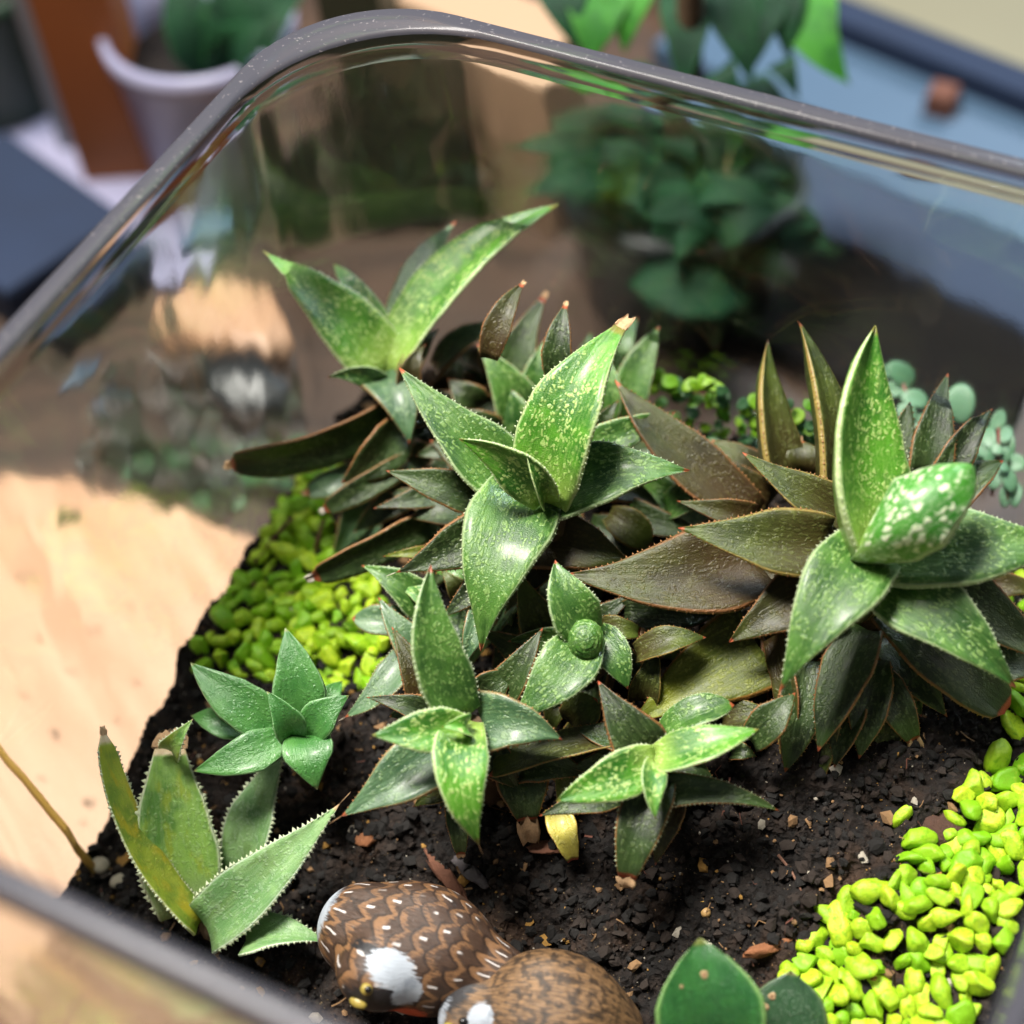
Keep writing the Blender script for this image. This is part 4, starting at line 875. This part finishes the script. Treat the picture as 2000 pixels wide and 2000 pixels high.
root, fld, _ = quail('tan and dark brown striated quail figurine, right one of the pair at the bottom edge', q2, at(1220, 2010, zq2 - .1) - q2,
      [(q2, (2.0, 1.75, 1.7)), (h2, (.8, .9, .9)), (at(1175, 2010, zq2 - .3), (1.1, .95, .85))], qm1,
      [(1, (at(893, 1950, zq2 + .5), (.6, .7, .9)), 1), (0, (atd(940, 1990, dep(h2) - .8), (.36, .42, .42)), 1), (0, (at(880, 1985, zq2 + .2), (.25, .6, .7)), 1)], 'painted quail figurines on the soil')
ep = on_body(905, 1996, fld, dep(h2)); ball_mesh('eye', ep, .13, eyem, root)
bk = on_body(882, 2010, fld, dep(h2)); ball_mesh('beak', bk, .2, beakm, root, (1.3, .8, .7))

# ------------------------------------------------------------------ things lying on the soil
def chunk(name, px, py, size, mat, label, cat, ang=0., seed=0, rough=.35, sub=3):
    p = on_soil(px, py, .1); V, Fc = ico(sub); r = seed*3.1
    V = np.array([v*(1 + rough*noise.noise(Vector((v*1.7 + r).tolist())) + rough*.5*noise.noise(Vector((v*5 + r).tolist()))) for v in V])*np.array(size)
    c, s = math.cos(ang), math.sin(ang); V = V @ np.array([[c, s, 0], [-s, c, 0], [0, 0, 1]])
    return tag(mesh_obj(name, V + p, Fc, mat, None, p), label, cat)
bark = simple('bark_red', G(104, 66, 48), .85, .4, 260, .8); barkg = simple('bark_grey', G(92, 86, 88), .8, .4, 260, .8); barko = simple('root_orange', G(132, 84, 52), .85, .4, 260, .8); clod = simple('clod_brown', G(72, 50, 40), .95, .4, 500, 1.0); pel = simple('pellet_tan', G(190, 152, 96), .5, .15, 200, .1); stonek = simple('stone_pale', G(170, 160, 140), .7, .25, 200, .4)
chunk('bark_chip', 872, 1712, (.95, .22, .1), bark, 'reddish brown bark chip lying on soil above the left quail', 'bark', -.5, 1)
chunk('bark_chip', 912, 1697, (.8, .2, .1), barkg, 'grey splinter of bark lying just behind the reddish chip', 'bark', -.35, 2)
chunk('root_piece', 1500, 1852, (.72, .17, .16), barko, 'orange brown piece of root on soil left of the gravel heap', 'root', .75, 3)
chunk('soil_clod', 1838, 1622, (.68, .58, .42), clod, 'round brown clod of soil resting on the edge of the gravel', 'clod', .2, 4, .3)
chunk('fertilizer_pellet', 1378, 1782, (.15, .15, .14), pel, 'smooth tan round pellet on dark soil', 'pellet', 0, 5, .04)
chunk('stone', 195, 1690, (.3, .26, .2), stonek, 'pale greenish small stone by the left glass near the rim', 'stone', .3, 6, .15)
chunk('stone', 232, 1722, (.26, .24, .2), stonek, 'pinkish pale small stone just above the front rim', 'stone', .8, 7, .15)
chunk('bark_chip', 1070, 1655, (.55, .2, .08), bark, 'dry brown husk beside the withered yellow leaf', 'bark', .5, 8)
chunk('bark_chip', 712, 1640, (.3, .24, .14), barko, 'small orange brown bark bit below the left drooping leaf', 'bark', .5, 9)
chunk('bark_chip', 1990, 1372, (.14, .5, .12), bark, 'upright dark red bark stick at the right edge', 'bark', .1, 10)
twg = simple('twig', G(120, 86, 70), .8, .3, 300, .5); tw2 = simple('twig_red', G(110, 66, 60), .8, .3, 300, .5); straw = simple('straw', G(190, 150, 70), .55, .2, 120, .2)
for pts, rad, mt, lb in ((((1520, 1670), (1545, 1700), (1565, 1740)), .05, twg, 'thin pale rootlet on the bare soil below the big rosette'), (((1345, 1790), (1365, 1765), (1392, 1755)), .05, straw, 'curled straw coloured husk beside the tan pellet'), (((1420, 1705), (1450, 1690)), .035, tw2, 'short reddish rootlet on soil left of the pale rootlet'),
                         (((1945, 1530), (1970, 1524), (1998, 1512)), .025, twg, 'fine pale fibre above the front gravel')):
    tag(tube('twig', [on_soil(*p, .12) for p in pts], rad, mt, None, 6, .6), lb, 'twig')
tag(tube('twig', [on_soil(498, 1100, .3), on_soil(530, 1055, .8), on_soil(572, 1010, .7)], .07, tw2, None, 6, .8), 'thin reddish twig leaning along the left glass above the gravel', 'twig')
tag(tube('twig', [on_soil(615, 1075, .4), on_soil(632, 1015, .9)], .07, twg, None, 6, .8), 'pale brown twig upright between the left pebbles', 'twig')
s0 = on_soil(186, 1700, .1); s1 = atd(-60, 1410, dep(s0) - 2.5); s1m = None
tag(tube('straw_stalk', [s0 + (s1 - s0)*t_ + np.array([0, 0, .5])*t_*(1 - t_) for t_ in np.linspace(0, 1, 10)], .13, straw, None, 8, .8), 'yellow straw stalk leaning against the left glass above the front rim', 'stalk')
s0 = np.array([ix0 + 1., iy0 - 2.2, ZB + .2]); d_ = dep(atd(100, 1780, 46))
tag(tube('straw_stalk', [atd(80, 1760, 45), atd(190, 1880, 45.6), atd(320, 2040, 46.2)], .14, straw, None, 8, .9), 'yellow straw stalk seen through the front glass below the rim', 'stalk')

# ------------------------------------------------------------------ out of focus things behind the tank
ZT = ZB - 1.5
def lathe(name, c, prof, mat, parent=None, n=40, origin=None):
    V = []; Fc = []
    for r, z in prof:
        for j in range(n): a = 6.2832*j/n; V.append((c[0] + r*math.cos(a), c[1] + r*math.sin(a), c[2] + z))
    for i in range(len(prof) - 1):
        for j in range(n): Fc.append((i*n + j, i*n + (j+1) % n, (i+1)*n + (j+1) % n, (i+1)*n + j))
    Fc.append(tuple(range(n))[::-1]); Fc.append(tuple((len(prof)-1)*n + j for j in range(n)))
    return mesh_obj(name, V, Fc, mat, parent, c if origin is None else origin)
def pot(px, py, r, h, mat, label, soil_c, name='plant_pot', flare=1.2):
    c = at(px, py, ZT); c[2] = ZT + .01; root = empty(name, c, label, 'pot')
    lathe('pot_wall', c, [(r*.98, 0), (r, .3), (r*flare, h*.86), (r*flare*1.06, h*.87), (r*flare*1.08, h), (r*flare*.98, h), (r*flare*.94, h*.8), (r*flare*.9, h*.7)], mat, root)
    lathe('pot_soil', c + [0, 0, h*.72], [(r*flare*.935, 0), (r*flare*.935, h*.05), (r*.6, h*.1), (.1, h*.12)], soilm, root)
    return root, c
def block(name, px, py, sx, sy, h, mat, label, cat, rot=0., z0=None):
    c = at(px, py, ZT if z0 is None else z0); c[2] = (ZT if z0 is None else z0) + .01; co, si = math.cos(rot), math.sin(rot)
    poly = [(c[0] + co*x - si*y, c[1] + si*x + co*y) for x, y in ((-sx/2, -sy/2), (sx/2, -sy/2), (sx/2, sy/2), (-sx/2, sy/2))]
    return tag(slab(name, poly, c[2], c[2] + h, mat, None, min(.3, h*.2)), label, cat)
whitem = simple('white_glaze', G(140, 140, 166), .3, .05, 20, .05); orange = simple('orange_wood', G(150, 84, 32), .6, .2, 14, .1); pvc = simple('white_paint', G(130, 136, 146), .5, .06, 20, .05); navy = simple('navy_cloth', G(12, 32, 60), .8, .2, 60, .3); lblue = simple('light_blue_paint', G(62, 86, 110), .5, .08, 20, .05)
slate = simple('slate_blue', G(50, 62, 84), .95, .15, 20, .1); cream = simple('cream_paint', G(116, 112, 90), .6, .08, 12, .05); dkpot = simple('dark_pot', G(26, 30, 32), .35, .2, 20, .05); terra = simple('terracotta', G(96, 58, 44), .8, .15, 40, .2); beige = simple('beige_card', G(160, 132, 106), .8, .08, 20, .05); greenp = simple('deep_green', G(26, 50, 34), .5, .3, 40, .2)
wp, wc = pot(455, 345, 3.3, 8.6, whitem, 'white pot of dark soil standing behind the left of the tank', None)
DDRK = disc_mesh(frond_mat('leaf_reflection_dark', G(46, 56, 30), G(28, 36, 22)))
DBLK = disc_mesh(frond_mat('leaf_black_green', G(12, 19, 13), G(8, 12, 9), .95))
LM['bgd'] = leaf_mat('leaf_house_dark', G(20, 62, 34), G(12, 44, 28), G(36, 84, 54), .1, G(30, 80, 44), G(50, 90, 40), rough=.66, spec=.22)
LM['bgl'] = leaf_mat('leaf_house_light', G(54, 124, 34), G(34, 96, 30), G(90, 150, 60), .1, G(80, 140, 60), G(60, 100, 40), rough=.6, spec=.25)
def houseplant(root, c, specs):
    for b, t, wpx, mt, d0, near, bend, shp in specs:
        leaf(root, b, t, wpx, mt, db=d0, near=near, bend=bend, shape=shp, teeth=None, th=.03, cup=.06, arch=1.0)
wl = empty('potted_plant', wc + np.array([0, 0, 6.5]), 'dark leafy plant growing in the white pot at the back left', 'plant')
houseplant(wl, wc, [((430, 140), (330, -60), 110, 'bgd', dep(wc) - 7, 2, 10, 'l'), ((440, 140), (470, -90), 120, 'bgd', dep(wc) - 7, 2, -10, 'l'), ((450, 140), (600, -20), 110, 'bgd', dep(wc) - 7, 1, 14, 'l'), ((440, 120), (400, 20), 90, 'bgd', dep(wc) - 7, 3, 0, 'l'), ((450, 130), (540, 40), 90, 'bgd', dep(wc) - 7, 3, 0, 'l')])
block('wooden_post', 255, 335, 3.4, 3.4, 26, orange, 'orange brown square wooden post behind the tank at the upper left', 'post', .5)
block('white_post', 165, 300, 1.6, 1.6, 26, pvc, 'slim white post just left of the orange wooden post', 'post', .5)
block('white_tray', 120, 350, 20, 4.2, 1.0, whitem, 'white tray lying in front of the wooden post', 'tray', -.25)
block('blue_cloth', 40, 490, 9, 6.5, 2.6, navy, 'folded dark blue cloth left of the tank', 'cloth', -.3)
dp, dc = pot(15, 205, 3.4, 8, greenp, 'dark green pot at the upper left corner', None)
pot(505, 335, 2.2, 4.2, terra, 'small terracotta pot seen through the left glass wall', None)
block('blue_box', 395, 470, 3.4, 2.4, 2.2, lblue, 'pale blue small box seen through the left glass wall', 'box', .4)
chunk_bg = lambda name, px, py, size, mat, label, cat, seed: tag(mesh_obj(name, np.array([v*(1 + .3*noise.noise(Vector((v*1.7 + seed).tolist()))) for v in ico(3)[0]])*np.array(size) + at(px, py, ZT) + np.array([0, 0, size[2]*.7]), ico(3)[1], mat, None, at(px, py, ZT)), label, cat)
chunk_bg('wood_lump', 465, 640, (3.6, 2.2, .9), boardm, 'pale sunlit lump of wood seen blurred through the left glass', 'wood', 3)
chunk_bg('dark_stone', 480, 770, (2.2, 1.6, 1.0), dkpot, 'dark grey stone seen through the left glass behind the white glint piece', 'stone', 8)
chunk_bg('white_glint_piece', 445, 806, (.85, .55, .45), simple('white_glint', (.86, .86, .84), .2, .03, 20, .02), 'small bright white piece added for a glint in the left glass', 'stone', 14)  # added piece standing in for a white glint on the left wall
chunk_bg('blue_glint_piece', 205, 785, (.5, .95, .3), lblue, 'larger bright blue oval piece added for a glint in the left glass', 'pebble', 17)  # blue glint of the left wall, put in as a solid piece
chunk_bg('blue_glint_piece', 106, 705, (.4, .9, .3), lblue, 'slimmer bright blue piece added for a glint in the glass near the left rim', 'pebble', 19)  # second blue glint, likewise an added object
b0 = at(440, 950, ZT); MS = empty('reflection_leaves', b0, 'low dark green leaves added for plant reflections in the left glass wall', 'reflection')  # added leaves imitating the reflection of soil and plants in the wall
DBRN = disc_mesh(frond_mat('leaf_reflection_brown', G(70, 50, 34), G(40, 30, 24)))
for _ in range(210):
    a_ = random.random(); px, py = 150 + 460*random.random(), 690 + 290*random.random()
    if py > 905 + (px - 130)*.28: continue
    disc(MS, px, py, ZT + random.uniform(.2, 1.3), random.uniform(10, 22), random.choice([DDRK, DBRN, DBRN, DDRK] if py < 850 else [DGRN, DDRK, DDRK, DBRN]) )
block('dark_vase', 760, 410, 2.6, 2.6, 13, greenp, 'dark square vase seen behind the tank corner', 'vase', .3)
block('card_box', 985, 360, 8.0, 3.0, 9.5, beige, 'beige cardboard box behind the back glass', 'box', -.15)
gp, gc = pot(1330, 560, 4.0, 7.0, dkpot, 'black pot of the broad leaved plant behind the back glass', None)
hp = empty('potted_plant', gc + np.array([0, 0, 5.2]), 'broad leaved green houseplant in the black pot behind the tank', 'plant')
d0 = dep(gc) - 5
sp = []
for i in range(95):
    a = random.uniform(-2.9, .3) if i > 8 else random.uniform(-3.3, .4); rr = random.uniform(70, 230)
    bx, by = 1330 + random.uniform(-110, 110), 420 + random.uniform(-160, 120)
    sp.append(((bx, by), (bx + rr*math.cos(a), by + rr*.72*math.sin(a) + random.uniform(-10, 60)), random.uniform(80, 170), 'bgd', d0 + random.uniform(-3, 4), random.uniform(-1.5, 2.5), random.uniform(-25, 25), 'l'))
for b, t, wpx, mt, bend in (((1180, 250), (985, 278), 70, 'bgd', 14), ((1200, 330), (1015, 372), 64, 'bgd', 10), ((1160, -60), (1150, 130), 120, 'bgl', 10), ((1100, -50), (1130, 100), 90, 'bgd', -10), ((1230, -80), (1220, 105), 100, 'bgl', 0), ((1330, -60), (1330, 190), 90, 'bgd', 10), ((1420, -60), (1470, 165), 90, 'bgd', -10), ((1480, -40), (1460, 150), 90, 'bgd', 10), ((1560, -60), (1660, 165), 110, 'bgl', -30), ((1520, -70), (1540, 120), 80, 'bgd', 0), ((1400, 150), (1450, 200), 60, 'bgd', 0), ((1520, 130), (1560, 195), 50, 'bgd', 0)):
    sp.append((b, t, wpx, mt, d0 - 4, 1., bend, 'l'))
houseplant(hp, gc, sp)
tube('trunk', [gc + [0, 0, 4.8], gc + [.2, 0, 9], gc + [0, .3, 15], gc + [-.3, .5, 22]], .5, BARKM, hp)
block('slate_tray', 1840, 470, 17, 7.0, 1.2, slate, 'slate blue tray on the table behind the right of the back glass', 'tray', -.22)
block('light_blue_board', 1800, 255, 26, 6.5, 1.4, lblue, 'light blue painted board behind the tank at the upper right', 'board', -.22)
block('navy_rail', 1780, 165, 30, 1.8, 2.6, navy, 'narrow navy rail beyond the light blue board', 'rail', -.22)
block('cream_panel', 1900, 60, 34, 13, .8, cream, 'cream coloured panel at the upper right behind the rail', 'panel', -.22)
block('brown_peg', 1830, 262, 1.3, 1.3, 2.6, terra, 'small brown peg standing on the light blue board', 'peg', 0.)
block('black_tray', 1790, 690, 13, 7.5, .9, simple('black_plastic', G(22, 20, 19), .95, .2, 20, .05, Specular_IOR_Level=.15), 'black tray on the table behind the right of the back glass', 'tray', -.22)
chunk_bg('blue_glint_piece', 1690, 600, (.9, .5, .35), lblue, 'bright blue oval piece added for a glint in the back glass', 'pebble', 23)  # blue highlight of the back glass, made as an added piece
chunk_bg('white_glint_piece', 1812, 628, (.9, .45, .35), whitem, 'pale piece added for a glint beside the blue one in the back glass', 'stone', 29)  # white highlight next to it, also an added piece
for o in bpy.data.objects:
    if '_cm' in o: del o['_cm']
